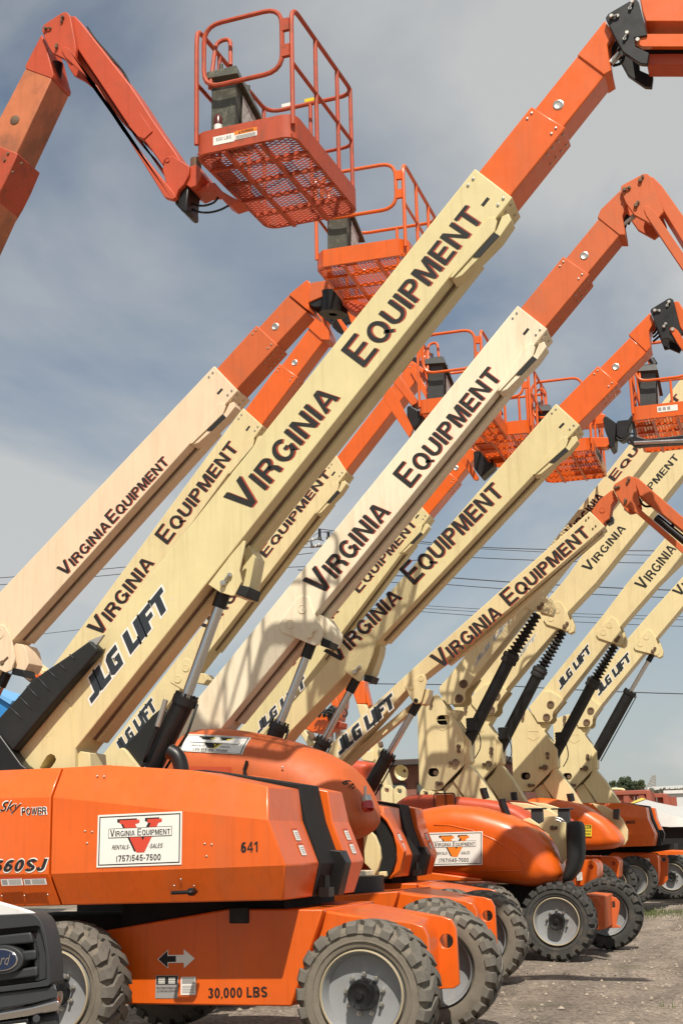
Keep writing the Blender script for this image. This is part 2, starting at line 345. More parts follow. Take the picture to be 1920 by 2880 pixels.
    if ch in 'RB':
        g = [R(0,0,t,1), _strip([(t,1-h*.92),(.40,1-h*.92)]+_arc(.40,.72,.26-h,.28-h*.92,90,-90)+[(.40,.44+h*.92),(t,.44+h*.92)], t*.94)]
        if ch == 'R': g.append(_strip([(.36,.46),(.50,.40),(.565,.28),(.60,0)], t*.98)); return .70, g
        g.append(_strip([(t,.44+h*.5),(.42,.44+h*.5)][1:]+_arc(.42,.235,.26-h,.235-h*.92,90,-90)+[(t,h*.92)], t*.94)); return .68, g
    if ch == 'D': return .70, [R(0,0,t,1), _strip([(t,1-h*.92),(.33,1-h*.92)]+_arc(.33,.5,.37-h,.5-h*.92,90,-90)+[(t,h*.92)], t*.94)]
    if ch == '0': return .56, [_ring(.28,.5,.28,.51,t)]
    if ch == '1': return .36, [_poly([(.20,0),(.36,0),(.36,1),(.24,1),(.0,.80),(.0,.68),(.20,.76)])]
    if ch == '3': return .56, [_strip(_arc(.27,.755,.26-h,.25-h,160,-70,12)+_arc(.27,.27,.28-h,.27-h*.9,65,-165,12), t)]
    if ch == '4': return .60, [_poly([(.36,0),(.50,0),(.50,.22),(.60,.22),(.60,.35),(.50,.35),(.50,1),(.36,1),(0,.36),(0,.22),(.36,.22)], [(.36,.35),(.13,.35),(.36,.76)])]
    if ch == '5': return .56, [_strip([(.52,1-h),(.14,1-h),(.095,.50),(.15,.56)]+_arc(.28,.32,.27-h,.32-h,120,-160,14), t*.9)]
    if ch == '6': return .56, [_ring(.28,.32,.28,.33,t), _strip(_arc(.34,.5,.33-h,.5-h,60,178,10), t*.96)]
    if ch == '8': return .56, [_ring(.28,.28,.28,.29,t), _ring(.28,.76,.25,.25,t*.95)]
    if ch == '9': return .56, [_ring(.28,.68,.28,.33,t), _strip(_arc(.22,.5,.33-h,.5-h,-120,2,10), t*.96)]
    if ch == '2': return .56, [_strip(_arc(.28,.72,.27-h,.28-h,170,-25,10)+[(.08,.06)], t), R(.02,0,.56,t)]
    if ch == '7': return .54, [_poly([(0,1),(.54,1),(.54,.86),(.28,0),(.12,0),(.38,.86),(0,.86)])]
    if ch == '(': return .26, [_strip(_arc(.42,.42,.34,.64,130,230,8), t*.8)]
    if ch == ')': return .26, [_strip(_arc(-.16,.42,.34,.64,50,-50,8), t*.8)]
    if ch == '-': return .30, [R(0,.36,.30,.36+t*.9)]
    if ch == ',': return .14, [_poly([(0,.14),(.14,.14),(.14,0),(.05,-.14),(0,-.12),(.04,0),(0,0)])]
    if ch == '.': return .14, [R(0,0,.14,.14)]
    return .3, []
def text2d(body, caps=False, bold=0.0, shear=0.0, space=1.0, res=3):
    if any(c.islower() for c in body) and not caps: return font2d(body, caps, 0.0, shear, space, res)
    key = ('s', body, caps, bold, shear, space)
    if key in _tc: return _tc[key]
    t = .125+bold*2.2; vs = []; fs = []; x = 0
    for i, ch in enumerate(body):
        if ch == ' ': x += .34; continue
        sc_ = .76 if (caps and ch.islower()) else 1.0
        w_, parts = glyph(ch.upper(), min(.24, t/ (sc_**.4)))
        for k, (pv, pf) in enumerate(parts):
            o = len(vs); vs += [(x+a*sc_+b*sc_*shear, b*sc_) for a, b in pv]
            for f in pf:
                A, B, C = [pv[j] for j in f[:3]]
                f = f if (B[0]-A[0])*(C[1]-A[1])-(C[0]-A[0])*(B[1]-A[1]) > 0 else f[::-1]
                fs.append([o+j for j in f])
        x += (w_+.11)*sc_
    x -= .11
    _tc[key] = ([(a/x, b) for a, b in vs], fs)
    return _tc[key]
def font2d(body, caps=False, bold=0.0, shear=0.0, space=1.0, res=3):
    key = (body, caps, bold, shear, space)
    if key in _tc: return _tc[key]
    cu = bpy.data.curves.new('txt', 'FONT'); cu.body = body; cu.size = 1.0; cu.offset = bold; cu.shear = shear; cu.space_character = space; cu.resolution_u = res
    if caps:
        cu.small_caps_scale = 0.76
        up = True
        for i, ch in enumerate(body):
            first = (i == 0 or body[i-1] == ' ')
            if not first: cu.body_format[i].use_small_caps = True
    ob = bpy.data.objects.new('txt', cu); COL.objects.link(ob)
    dg = bpy.context.evaluated_depsgraph_get(); dg.update()
    me = bpy.data.meshes.new_from_object(ob.evaluated_get(dg))
    vs = [(v.co.x, v.co.y) for v in me.vertices]; fs = [list(p.vertices) for p in me.polygons]
    bpy.data.objects.remove(ob); bpy.data.meshes.remove(me); bpy.data.curves.remove(cu)
    x0 = min(v[0] for v in vs); x1 = max(v[0] for v in vs)
    # baseline 0, cap height from bbox of a capital
    y1 = max(v[1] for v in vs)
    ymin = 0.0 if caps or not any(c in 'gjpqy(),;' for c in body) else min(v[1] for v in vs)
    _tc[key] = ([((a-x0)/(x1-x0), (b-ymin)/(y1-ymin)) for a, b in vs], fs)
    return _tc[key]
def lay(name, shape, O, ux, uy, m, parent, lift, nrm=Vector((0, -1, 0))):
    """shape 2-D unit -> plane O + x*ux + y*uy, lifted along nrm"""
    vs, fs = shape; mb = MB()
    flip = ux.cross(uy).dot(nrm) < 0
    mb.add([O+ux*x+uy*y+nrm*lift for x, y in vs], [list(reversed(f)) if flip else f for f in fs])
    return build(name, mb, m, parent)
# block italic logo letters on a unit-height grid
LET = {
 'J': [(0,0),(.42,0),(.56,.12),(.56,1),(.29,1),(.29,.27),(0,.27)],
 'L': [(0,0),(.54,0),(.54,.27),(.28,.27),(.28,1),(0,1)],
 'G': [(.12,0),(.62,0),(.62,.58),(.36,.58),(.36,.42),(.42,.36),(.42,.27),(.28,.27),(.27,.73),(.62,.73),(.62,1),(.14,1),(0,.86),(0,.13)],
 'I': [(0,0),(.28,0),(.28,1),(0,1)],
 'F': [(0,0),(.28,0),(.28,.36),(.54,.36),(.54,.6),(.28,.6),(.28,.75),(.6,.75),(.6,1),(0,1)],
 'T': [(.2,0),(.48,0),(.48,.74),(.68,.74),(.68,1),(0,1),(0,.74),(.2,.74)]}
ADV = {'J': .60, 'L': .58, 'G': .66, 'I': .32, 'F': .62, 'T': .68, ' ': .34}
def offset_poly(p, d):
    n = len(p); out = []
    ar = sum(p[i][0]*p[(i+1) % n][1]-p[(i+1) % n][0]*p[i][1] for i in range(n))
    sg = 1 if ar > 0 else -1
    for i in range(n):
        a = Vector(p[i-1]); b = Vector(p[i]); c = Vector(p[(i+1) % n])
        e1 = (b-a).normalized(); e2 = (c-b).normalized()
        n1 = Vector((e1.y, -e1.x))*sg; n2 = Vector((e2.y, -e2.x))*sg
        mt = n1+n2
        if mt.length < 1e-6: mt = n1
        mt.normalize(); k = d/max(0.35, mt.dot(n1)); out.append(tuple(b+mt*k))
    return out
def logo2d(s='JLG LIFT', out=0.0, shear=0.0):
    vs = []; fs = []; x = 0
    for ch in s:
        if ch != ' ':
            p = LET[ch]; p = offset_poly(p, out) if out else p
            p = [(a+x+b*shear, b) for a, b in p]
            tr = tessellate_polygon([[Vector((a, b, 0)) for a, b in p]]); o = len(vs); vs += p
            for t in tr:
                A, B, C = [p[i] for i in t]
                t = list(t)
                if (B[0]-A[0])*(C[1]-A[1])-(C[0]-A[0])*(B[1]-A[1]) < 0: t = t[::-1]
                fs.append([o+i for i in t])
        x += ADV[ch]
    W = x
    return [(a/W, b) for a, b in vs], fs
# serif V of the rental firm's sign, unit box
VSH = [(0,1),(0,.9),(.08,.88),(.42,0),(.60,0),(.92,.88),(1,.9),(1,1),(.66,1),(.66,.9),(.74,.87),(.56,.36),(.37,.87),(.47,.9),(.47,1)]
def poly2d(p):
    tr = tessellate_polygon([[Vector((a, b, 0)) for a, b in p]]); fs = []
    for t in tr:
        A, B, C = [p[i] for i in t]; t = list(t)
        if (B[0]-A[0])*(C[1]-A[1])-(C[0]-A[0])*(B[1]-A[1]) < 0: t = t[::-1]
        fs.append(t)
    return list(p), fs
QUAD = ([(0,0),(1,0),(1,1),(0,1)], [[0,1,2,3]])
def frame2d(tx, ty, x0=0, y0=0, x1=1, y1=1):
    o = [(x0,y0),(x1,y0),(x1,y1),(x0,y1)]; i = [(x0+tx,y0+ty),(x1-tx,y0+ty),(x1-tx,y1-ty),(x0+tx,y1-ty)]
    return o+i, [[k, (k+1) % 4, 4+(k+1) % 4, 4+k] for k in range(4)]
def sub2d(sh, x0, y0, x1, y1):
    return [(x0+(x1-x0)*a, y0+(y1-y0)*b) for a, b in sh[0]], sh[1]
def vsign(parent, O, ux, uy, vm, nrm, tilt_label=None):
    """white rental sign: border, big serif V, name box, RENTALS - SALES, telephone"""
    b = build('sign_board', MB().add([O, O+ux, O+ux+uy, O+uy, O-nrm*.003, O+ux-nrm*.003, O+ux+uy-nrm*.003, O+uy-nrm*.003], [[0,1,2,3],[7,6,5,4],[0,4,5,1],[1,5,6,2],[2,6,7,3],[3,7,4,0]]), m_white, parent)
    lay('sign_border', frame2d(.012,.02,.02,.035,.98,.965), O, ux, uy, m_ink, b, .0012, nrm)
    lay('emblem_shadow', sub2d(poly2d(VSH), .235,.275,.735,.905), O, ux, uy, m_ink, b, .0010, nrm)
    lay('emblem', sub2d(poly2d(VSH), .265,.255,.765,.88), O, ux, uy, vm, b, .0018, nrm)
    lay('name_box', sub2d(QUAD, .135,.55,.885,.73), O, ux, uy, m_white, b, .0026, nrm)
    lay('name_box_border', frame2d(.005,.009,.135,.55,.885,.73), O, ux, uy, m_ink, b, .0032, nrm)
    lay('lettering', sub2d(text2d('Virginia Equipment', True, .012), .155,.575,.865,.71), O, ux, uy, m_ink, b, .0034, nrm)
    lay('lettering', sub2d(text2d('RENTALS-', shear=.25), .18,.33,.39,.41), O, ux, uy, m_ink, b, .0034, nrm)
    lay('lettering', sub2d(text2d('-SALES', shear=.25), .615,.33,.775,.41), O, ux, uy, m_ink, b, .0034, nrm)
    lay('lettering', sub2d(text2d('(757)545-7500', bold=.01), .235,.10,.76,.215), O, ux, uy, m_ink, b, .0034, nrm)
    return b

# ------------------------------------------------------------------ ground
def ground():
    m = bpy.data.materials.new('gravel_ground'); m.use_nodes = True; t = m.node_tree; b = t.nodes['Principled BSDF']
    geo = t.nodes.new('ShaderNodeNewGeometry')
    n = t.nodes.new('ShaderNodeTexNoise'); n.inputs['Scale'].default_value = 0.8; n.inputs['Detail'].default_value = 10; n.inputs['Roughness'].default_value = 0.7; t.links.new(geo.outputs[0], n.inputs['Vector'])
    r = t.nodes.new('ShaderNodeValToRGB'); e = r.color_ramp.elements; e[0].position = 0.3; e[0].color = (0.25, 0.198, 0.152, 1); e[1].position = 0.72; e[1].color = (0.42, 0.35, 0.28, 1); t.links.new(n.outputs[0], r.inputs[0])
    v = t.nodes.new('ShaderNodeTexVoronoi'); v.inputs['Scale'].default_value = 38; t.links.new(geo.outputs[0], v.inputs['Vector'])
    hs = t.nodes.new('ShaderNodeMapRange'); hs.inputs['To Min'].default_value = 0.52; hs.inputs['To Max'].default_value = 1.4
    sp = t.nodes.new('ShaderNodeSeparateColor'); t.links.new(v.outputs['Color'], sp.inputs[0]); t.links.new(sp.outputs[0], hs.inputs[0])
    x = t.nodes.new('ShaderNodeVectorMath'); x.operation = 'SCALE'; t.links.new(r.outputs[0], x.inputs[0]); t.links.new(hs.outputs[0], x.inputs['Scale'])
    n5 = t.nodes.new('ShaderNodeTexNoise'); n5.inputs['Scale'].default_value = 0.9; n5.inputs['Detail'].default_value = 5; n5.inputs['Distortion'].default_value = .6
    m5 = t.nodes.new('ShaderNodeMapping'); m5.inputs['Scale'].default_value = (2.2, .35, 1); m5.inputs['Rotation'].default_value = (0, 0, .35); t.links.new(geo.outputs[0], m5.inputs[0]); t.links.new(m5.outputs[0], n5.inputs['Vector'])
    r5 = t.nodes.new('ShaderNodeMapRange'); r5.inputs['From Min'].default_value = .35; r5.inputs['From Max'].default_value = .65; r5.inputs['To Min'].default_value = .70; r5.inputs['To Max'].default_value = 1.12; t.links.new(n5.outputs[0], r5.inputs[0])
    x5 = t.nodes.new('ShaderNodeVectorMath'); x5.operation = 'SCALE'; t.links.new(x.outputs[0], x5.inputs[0]); t.links.new(r5.outputs[0], x5.inputs['Scale']); x = x5
    # grassy tint in patches far back
    n2 = t.nodes.new('ShaderNodeTexNoise'); n2.inputs['Scale'].default_value = 0.35; n2.inputs['Detail'].default_value = 8; t.links.new(geo.outputs[0], n2.inputs['Vector'])
    r2 = t.nodes.new('ShaderNodeMapRange'); r2.inputs['From Min'].default_value = 0.56; r2.inputs['From Max'].default_value = 0.66; r2.inputs['To Max'].default_value = 0.55; t.links.new(n2.outputs[0], r2.inputs[0])
    mx = t.nodes.new('ShaderNodeMixRGB'); t.links.new(r2.outputs[0], mx.inputs[0]); t.links.new(x.outputs[0], mx.inputs[1]); mx.inputs[2].default_value = (0.10, 0.105, 0.05, 1)
    t.links.new(mx.outputs[0], b.inputs['Base Color']); b.inputs['Roughness'].default_value = 0.95
    n3 = t.nodes.new('ShaderNodeTexNoise'); n3.inputs['Scale'].default_value = 30; n3.inputs['Detail'].default_value = 8; n3.inputs['Roughness'].default_value = .75; t.links.new(geo.outputs[0], n3.inputs['Vector'])
    bp = t.nodes.new('ShaderNodeBump'); bp.inputs['Strength'].default_value = 0.9; bp.inputs['Distance'].default_value = 0.05
    t.links.new(n3.outputs[0], bp.inputs['Height']); t.links.new(bp.outputs[0], b.inputs['Normal'])
    mb = MB(); import mathutils.noise as mn
    nx, ny = 150, 190; X0, X1, Y0, Y1 = -14, 14, -9, 34
    for j in range(ny+1):
        for i in range(nx+1):
            x_ = X0+(X1-X0)*i/nx; y_ = Y0+(Y1-Y0)*j/ny
            ed = min(1, 6*min(i/nx, 1-i/nx, j/ny, 1-j/ny))
            mb.v.append(Vector((x_, y_, ed*0.035*(mn.fractal(Vector((x_*.9, y_*.9, 0)), 1, 2, 5))-0.012)))
    for j in range(ny):
        for i in range(nx): a = j*(nx+1)+i; mb.f.append([a, a+1, a+nx+2, a+nx+1])
    o = len(mb.v); big = 1500
    for x_, y_ in ((X0, Y0), (X1, Y0), (X1, Y1), (X0, Y1), (-big, -big), (big, -big), (big, big), (-big, big)): mb.v.append(Vector((x_, y_, -0.012)))
    for k in range(4): mb.f.append([o+k, o+4+k, o+4+(k+1) % 4, o+(k+1) % 4])
    g = build('ground', mb, m, smooth=True, kind='structure')
    # loose stones and grass tufts
    ms = mat('pale_gravel_stone', (0.33, 0.275, 0.215), 0.9, noise=0.3); st = MB()
    for i in range(5200):
        y_ = random.uniform(-5, 26); x_ = random.uniform(-3.5, 7.5); s = random.choice((.008, .010, .012, .016, .024))*random.uniform(.7, 1.2)
        p = Vector((x_, y_, s*.25)); a = random.random()*6.28
        vs = [p+Vector((cos(a+k*pi/2)*s*random.uniform(.8, 1.4), sin(a+k*pi/2)*s*random.uniform(.8, 1.3), 0)) for k in range(4)]+[p+Vector((0, 0, s*.8)), p-Vector((0, 0, s))]
        st.add(vs, [[0,1,4],[1,2,4],[2,3,4],[3,0,4]])
    o2 = build('gravel', st, ms, kind='stuff'); o2['label'] = 'loose pale gravel scattered over the yard'
    mg = mat('dry_green_grass', (0.09, 0.115, 0.03), 0.8, noise=0.3); gr = MB()
    def tuft(x_, y_, n_, s_):
        for k in range(n_):
            a = random.random()*6.28; q = Vector((x_+random.gauss(0, s_), y_+random.gauss(0, s_), 0)); h = random.uniform(.03, .09)
            d = Vector((cos(a), sin(a), 0)); 
            gr.add([q-d*.006, q+d*.006, q+Vector((random.gauss(0, .02), random.gauss(0, .02), h))], [[0,1,2]])
    for i in range(60): tuft(random.uniform(-1, 5), random.uniform(15, 24), 16, .18)
    for i in range(9): tuft(random.uniform(.3, 5.5), random.uniform(2, 13), 12, .06)
    for i in range(50): tuft(random.uniform(-2.0, 2.6), random.uniform(19.5, 21.5), 50, .25)
    o3 = build('grass', gr, mg, kind='stuff'); o3['label'] = 'short green grass tufts growing through the gravel'
ground()

# ------------------------------------------------------------------ wheels
RW = 0.5; WW = 0.38
def wheel_meshes():
    t = MB(); td = MB(); R = RW
    prof = [(0.05, .295), (0.015, .32), (0.0, .37), (0.012, .43), (0.05, .462), (WW/2, .470), (WW-.05, .462), (WW-.012, .43), (WW, .37), (WW-.015, .32), (WW-.05, .295)]
    t.lathe(prof, (0, 0, 0), (0, 1, 0), 56, closed=True)
    t.lathe([(0.004, .352), (-.004, .356), (-.004, .364), (.004, .368)], (0, 0, 0), (0, 1, 0), 56)
    t.lathe([(0.012, .405), (-.002, .409), (-.002, .417), (.008, .421)], (0, 0, 0), (0, 1, 0), 56)
    nl = 22
    for side in (0, 1):
        for i in range(nl):
            a0 = 2*pi*(i+0.5*side)/nl; r0, r1 = .452, .503
            def pt(a, y, r): return Vector((r*cos(a), y, r*sin(a)))
            da = .088; sk = 0.20
            ys = [(-.012, a0+random.uniform(-.012,.012), .415, .466, da*1.0), (.035, a0, .445, .493, da*1.08), (WW*.30, a0+sk*.55, .455, .497, da), (WW*.56, a0+sk, .455, .497, da*.8)]
            secs = []
            for (y, a, rb, rt, d) in ys:
                yy = y if side == 0 else WW-y
                secs.append([pt(a-d, yy, rb), pt(a+d, yy, rb), pt(a+d*.85, yy, rt), pt(a-d*.85, yy, rt)])
            vs = [v for s_ in secs for v in s_]; fs = [[0,1,2,3]]
            for k in range(len(secs)-1):
                for e in range(4): fs.append([4*k+e, 4*k+(e+1) % 4, 4*k+4+(e+1) % 4, 4*k+4+e])
            m_ = 4*(len(secs)-1); fs.append([m_+3, m_+2, m_+1, m_])
            if side == 1: fs = [list(reversed(f)) for f in fs]
            td.add(vs, fs)
    rim = MB().lathe([(.045, .302), (.006, .300), (-.004, .293), (.004, .284), (.03, .278), (.05, .268), (.085, .262), (.095, .22), (.10, .12), (.10, .001)], (0, 0, 0), (0, 1, 0), 48)
    rim.lathe([(WW, .30), (WW-.02, .28), (WW-.12, .26), (WW-.16, .15), (WW-.16, .001)], (0, 0, 0), (0, 1, 0), 40)
    lip = MB().lathe([(.010, .3035), (-.007, .302), (-.010, .294), (-.004, .289), (.006, .288)], (0, 0, 0), (0, 1, 0), 48)
    hub = MB().lathe([(.10, .106), (.03, .106), (.0, .100), (-.035, .093), (-.045, .086), (-.04, .07), (-.035, .05), (-.038, .03), (-.055, .025), (-.055, .001)], (0, 0, 0), (0, 1, 0), 28)
    for i in range(9): a = 2*pi*i/9; hub.cyl((.075*cos(a), -.036, .075*sin(a)), (.075*cos(a), -.046, .075*sin(a)), .007, n=6)
    bolt = MB()
    for i in range(9): a = 2*pi*i/9+.2; bolt.cyl((.135*cos(a), .10, .135*sin(a)), (.135*cos(a), .045, .135*sin(a)), .010, n=8); bolt.cyl((.135*cos(a), .10, .135*sin(a)), (.135*cos(a), .078, .135*sin(a)), .018, n=6)
    def me(name, mb, m, sm=False):
        x = bpy.data.meshes.new(name); x.from_pydata(mb.v, [], mb.f); x.materials.append(m); x.update()
        for p in x.polygons: p.use_smooth = True
        x.set_sharp_from_angle(angle=radians(32)); return x
    return me('tyre', t, m_side), me('tread', td, m_tyre), me('rim', rim, m_rim), me('rim_lip', lip, m_lip), me('hub_cap', hub, m_black), me('wheel_bolts', bolt, m_steel)
W_T, W_D, W_R, W_L, W_H, W_B = wheel_meshes()
W_T2 = W_T.copy(); W_T2.materials.clear(); W_T2.materials.append(m_tyre2); W_D2 = W_D.copy(); W_D2.materials.clear(); W_D2.materials.append(m_tyre2)
def wheel(root, x, y, z=.5, flip=False, dark=False, yaw=0.0, roll=0.0):
    t = inst('wheel', W_T2 if dark else W_T, root, (x, y, z), (0, roll, (pi if flip else 0)+yaw))
    for nm, me_ in (('tread', W_D2 if dark else W_D), ('rim', W_R), ('rim_lip', W_L), ('hub_cap', W_H), ('wheel_bolts', W_B)):
        o = bpy.data.objects.new(nm, me_); COL.objects.link(o); o.parent = t
        if nm in ('tread', 'wheel_bolts'): o['kind'] = 'stuff'
    return t

# ------------------------------------------------------------------ faceted machine body (near machine; others reuse it shifted)
def body_faceted(root, dx, dy, om, bz=0.0, under=True):
    D = Vector((dx, dy, 0))
    def sh(pts, Y): return [(v.x+dx, v.z) for v in (at(p, Y) for p in pts)]
    ch = None
    if under:
        # chassis: middle box, front beam with two lug plates, rear beam
        x0, z0 = -2.08, .364
        mid = MB().prism([(-2.08+dx, .364), (-.70+dx, .362), (-.44+dx, 1.05), (-1.2+dx, 1.06), (-2.28+dx, .90)], dy+.52, dy+1.9)
        ch = build('chassis', mid, om, root, bevel=.012)
        beam = MB().prism([(-.72+dx, .362), (.10+dx, .42), (.19+dx, .50), (.19+dx, .82), (.13+dx, .94), (-.52+dx, 1.05)], dy+.62, dy+1.82)
        build('front_beam', beam, om, ch, bevel=.02, seg=3)
        hole = [(.255+dx+.055*cos(a*pi/8), .755+.055*sin(a*pi/8)) for a in range(16)]
        for yy in (.60, 1.50):
            z1 = .37
            lug = MB().prism([(-.3+dx, z1), (.30+dx, z1+.03), (.345+dx, z1+.06), (.335+dx, .85), (.30+dx, .92), (.22+dx, .945), (-.3+dx, 1.0)], dy+yy, dy+yy+.05, holes=[hole])
            build('lug_plate', lug, om, ch, bevel=.006)
        rear = MB().prism([(-2.85+dx, .45), (-2.1+dx, .40), (-2.1+dx, .90), (-2.7+dx, .88)], dy+.62, dy+1.82)
        build('rear_beam', rear, om, ch, bevel=.02)
        build('axle', MB().cyl((0+dx, dy+.3, .5), (0+dx, dy+2.1, .5), .09).cyl((-2.4+dx, dy+.3, .5), (-2.4+dx, dy+2.1, .5), .09), m_black, ch, smooth='auto')
        build('swivel_housing', MB().box((-2.14+dx, dy+.62, .90), (-.78+dx, dy+1.85, 1.14)), m_deep, root); build('gap_backing', MB().box((-3.5+dx, dy+2.42, .40), (-2.0+dx, dy+2.47, 1.16)), m_deep, root); build('underbody_block', MB().box((-3.3+dx, dy+.9, .74), (-2.16+dx, dy+1.7, 1.0)), m_deep, root)  # black sheet and box added to darken the open gap below the hood
        build('turntable_bearing', MB().lathe([(0, .55), (.14, .55), (.14, .1)], (-1.35+dx, dy+1.2, 1.03), (0, 0, 1), 32), m_black, root, smooth='auto')
        build('turntable', MB().prism([(-3.4+dx, 1.15), (-.75+dx, 1.12), (-.75+dx, 1.22), (-3.4+dx, 1.25)], dy+.45, dy+1.95), m_black, root)
    # hoods: side profile (x, z, inset of the near face)
    prof = [(x, z+bz) for x, z in [(-2.43, 2.15), (-2.05, 2.155), (-1.35, 2.09), (-.70, 1.945), (-.67, 1.70), (-.545, 1.38), (-.605, 1.135), (-2.39, 1.115), (-2.435, 1.35), (-2.435, 1.92)]]
    ins = [.15, .15, .14, .08, 0, 0, .11, .11, 0, 0]
    def hood(y0, y1, near, x_shift=0):
        mb = MB(); n = len(prof)
        s_ = 1 if near else -1
        ys_n = [y0+i for i in ins] if near else [y0]*n
        ys_f = [y1]*n if near else [y1-i for i in ins]
        for (x, z), yn in zip(prof, ys_n): mb.v.append(Vector((x+dx+x_shift, dy+yn, z)))
        for (x, z), yf in zip(prof, ys_f): mb.v.append(Vector((x+dx+x_shift, dy+yf, z)))
        def band(o, rev):
            # top band, middle, bottom with the creases
            fs = [[o+0, o+9, o+4, o+3, o+2, o+1], [o+9, o+8, o+5, o+4], [o+8, o+7, o+6, o+5]]
            return [f if not rev else list(reversed(f)) for f in fs]
        mb.f += band(0, False)+band(n, True)
        for i in range(n): j = (i+1) % n; mb.f.append([i, j, n+j, n+i])
        return build('hood', mb, om, root, bevel=.010, seg=2, sharp=8)
    h1 = hood(0, .76, True); h2 = hood(1.26, 1.72, False, .075)
    # gap between the hoods: black block as top cover and dark recess, plate and bracket
    Z_ = lambda L_: [(x+dx, z+bz) for x, z in L_]
    build('gap_block', MB().prism(Z_([(-2.3, 2.15), (-1.5, 2.125), (-.70, 1.985), (-.64, 1.70), (-.525, 1.38), (-.60, 1.14), (-2.3, 1.14)]), dy+.775, dy+1.245), m_deep, root, bevel=.008)
    build('step_guard', MB().prism(Z_([(-.80, 1.50), (-.47, 1.47), (-.43, 1.38), (-.50, 1.13), (-.80, 1.13)]), dy+1.08, dy+1.235), m_black, root, bevel=.006)
    build('valve_block', MB().box((-.56+dx, dy+.79, 1.13+bz), (-.48+dx, dy+.92, 1.20+bz)).cyl((-.52+dx, dy+.85, 1.18+bz), (-.52+dx, dy+.85, 1.29+bz), .025), m_black, root, smooth='auto')
    # front side panel ahead of the seam
    mb = MB(); pr = [(-3.3, 2.15), (-2.445, 2.15), (-2.45, 1.92), (-2.45, 1.35), (-2.405, 1.115), (-3.3, 1.10), (-3.3, 1.36), (-3.3, 1.93)]
    inn = [.15, .15, 0, 0, .11, .11, 0, 0]
    for (x, z), i in zip(pr, inn): mb.v.append(Vector((x+dx, dy+i, z+bz)))
    for (x, z) in pr: mb.v.append(Vector((x+dx, dy+.76, z+bz)))
    mb.f += [[0,7,2,1],[7,6,3,2],[6,5,4,3]]; mb.f += [[8+i for i in (0,1,2,7)],[8+i for i in (7,2,3,6)],[8+i for i in (6,3,4,5)]]
    for i in range(8): j = (i+1) % 8; mb.f.append([i, j, 8+j, 8+i])
    build('side_panel', mb, om, root, bevel=.008, sharp=8)
    # warning decals on the two end walls (end wall plane: x grows with y)
    for (yw, xs) in ((.42, 0), (1.46, .075)):
        for kz in (1.60, 1.49):
            # end wall point on profile between (-.67,1.70) and (-.545,1.38)
            def px_(z): return -.67+(1.70-z)/(1.70-1.38)*(.125)+dx+xs
            O = Vector((px_(kz-.045)+.004, dy+yw, kz-.045+bz)); ux = Vector((0, .11, 0)); uy = Vector((px_(kz+.045)-px_(kz-.045), 0, .09))
            nr = ux.cross(uy).normalized()
            b = lay('warning_decal', QUAD, O, ux, uy, m_white, root, .002, nr)
            lay('decal_header', sub2d(QUAD, 0, .82, 1, 1), O, ux, uy, m_org_red, b, .003, nr)
            for q in range(4): lay('decal_print', sub2d(QUAD, .25, .15+q*.15, .9, .21+q*.15), O, ux, uy, m_greyprint, b, .003, nr)
    rv = MB()
    return ch, h1
def riv(root, pts, Y, r=.009, m=None):
    mb = MB()
    for p in pts: v = at(p, Y); mb.lathe([(0, r), (-.4*r, r*.9), (-.8*r, r*.5), (-.9*r, .0001)], (v.x, Y+.001, v.z), (0, 1, 0), 8)
    return build('rivets', mb, m or m_steel, root, smooth=True)

# ------------------------------------------------------------------ straight boom
def unit(v): return v.normalized()
class Frame:
    """boom axis frame in the plane y=Y: u along the boom, v from bottom edge towards the top edge, origin at tip bottom corner S"""
    def __init__(s, Y, T, S, TE=None):
        s.Y = Y; s.T = at(T, Y); s.S = at(S, Y); te = at(TE, Y)
        s.u = unit(s.T-te); s.v = Vector((-s.u.z, 0, s.u.x))
        if s.v.dot(s.T-s.S) < 0: s.v = -s.v
        s.h = (s.T-s.S).dot(s.v)
    def P(s, u, v, dy=0.0): p = s.S+s.u*u+s.v*v; return Vector((p.x, s.Y+dy, p.z))
    def uv(s, px): p = at(px, s.Y)-s.S; return p.dot(s.u), p.dot(s.v)
def quad(fr, u0, v0, u1, v1): return [(fr.P(a, b).x, fr.P(a, b).z) for a, b in ((u0, v0), (u1, v0), (u1, v1), (u0, v1))]
def words(fr, sec, body, TL, BR, m=None, shadow=True, bold=.014):
    a, t = fr.uv(TL); b, l = fr.uv(BR)
    if t < l: t, l = l, t
    O = fr.P(a, l); ux = fr.u*(b-a); uy = fr.v*(t-l)
    sh = text2d(body, True, bold)
    if shadow: lay('lettering_shadow', sh, O+fr.u*(.010)-fr.v*.014, ux, uy, m_ink_red, sec, .0015)
    lay('lettering', sh, O, ux, uy, m or m_ink, sec, .0035)
def logo(fr, sec, BL, BR, TP, faded=False):
    a, l = fr.uv(BL); b, _ = fr.uv(BR); _, t = fr.uv(TP)
    l2 = fr.uv(BR)[1]; l = (l+l2)/2
    H = t-l; O = fr.P(a, l); ux = fr.u*(b-a); uy = fr.v*H
    k = H/max(.01, (b-a))*0 + 0
    shr = .30
    lay('logo_outline', logo2d(out=.07, shear=shr), O, ux, uy, m_white, sec, .0015)
    lay('logo', logo2d(shear=shr), O, ux, uy, m_navy_f if faded else m_navy, sec, .003)
    c = fr.P(b+H*.36, l+H*.12); mb = MB().lathe([(-.004, H*.07), (-.004, H*.055)], (c.x, fr.Y, c.z), (0, 1, 0), 16)
    build('logo_mark', mb, m_white, sec)
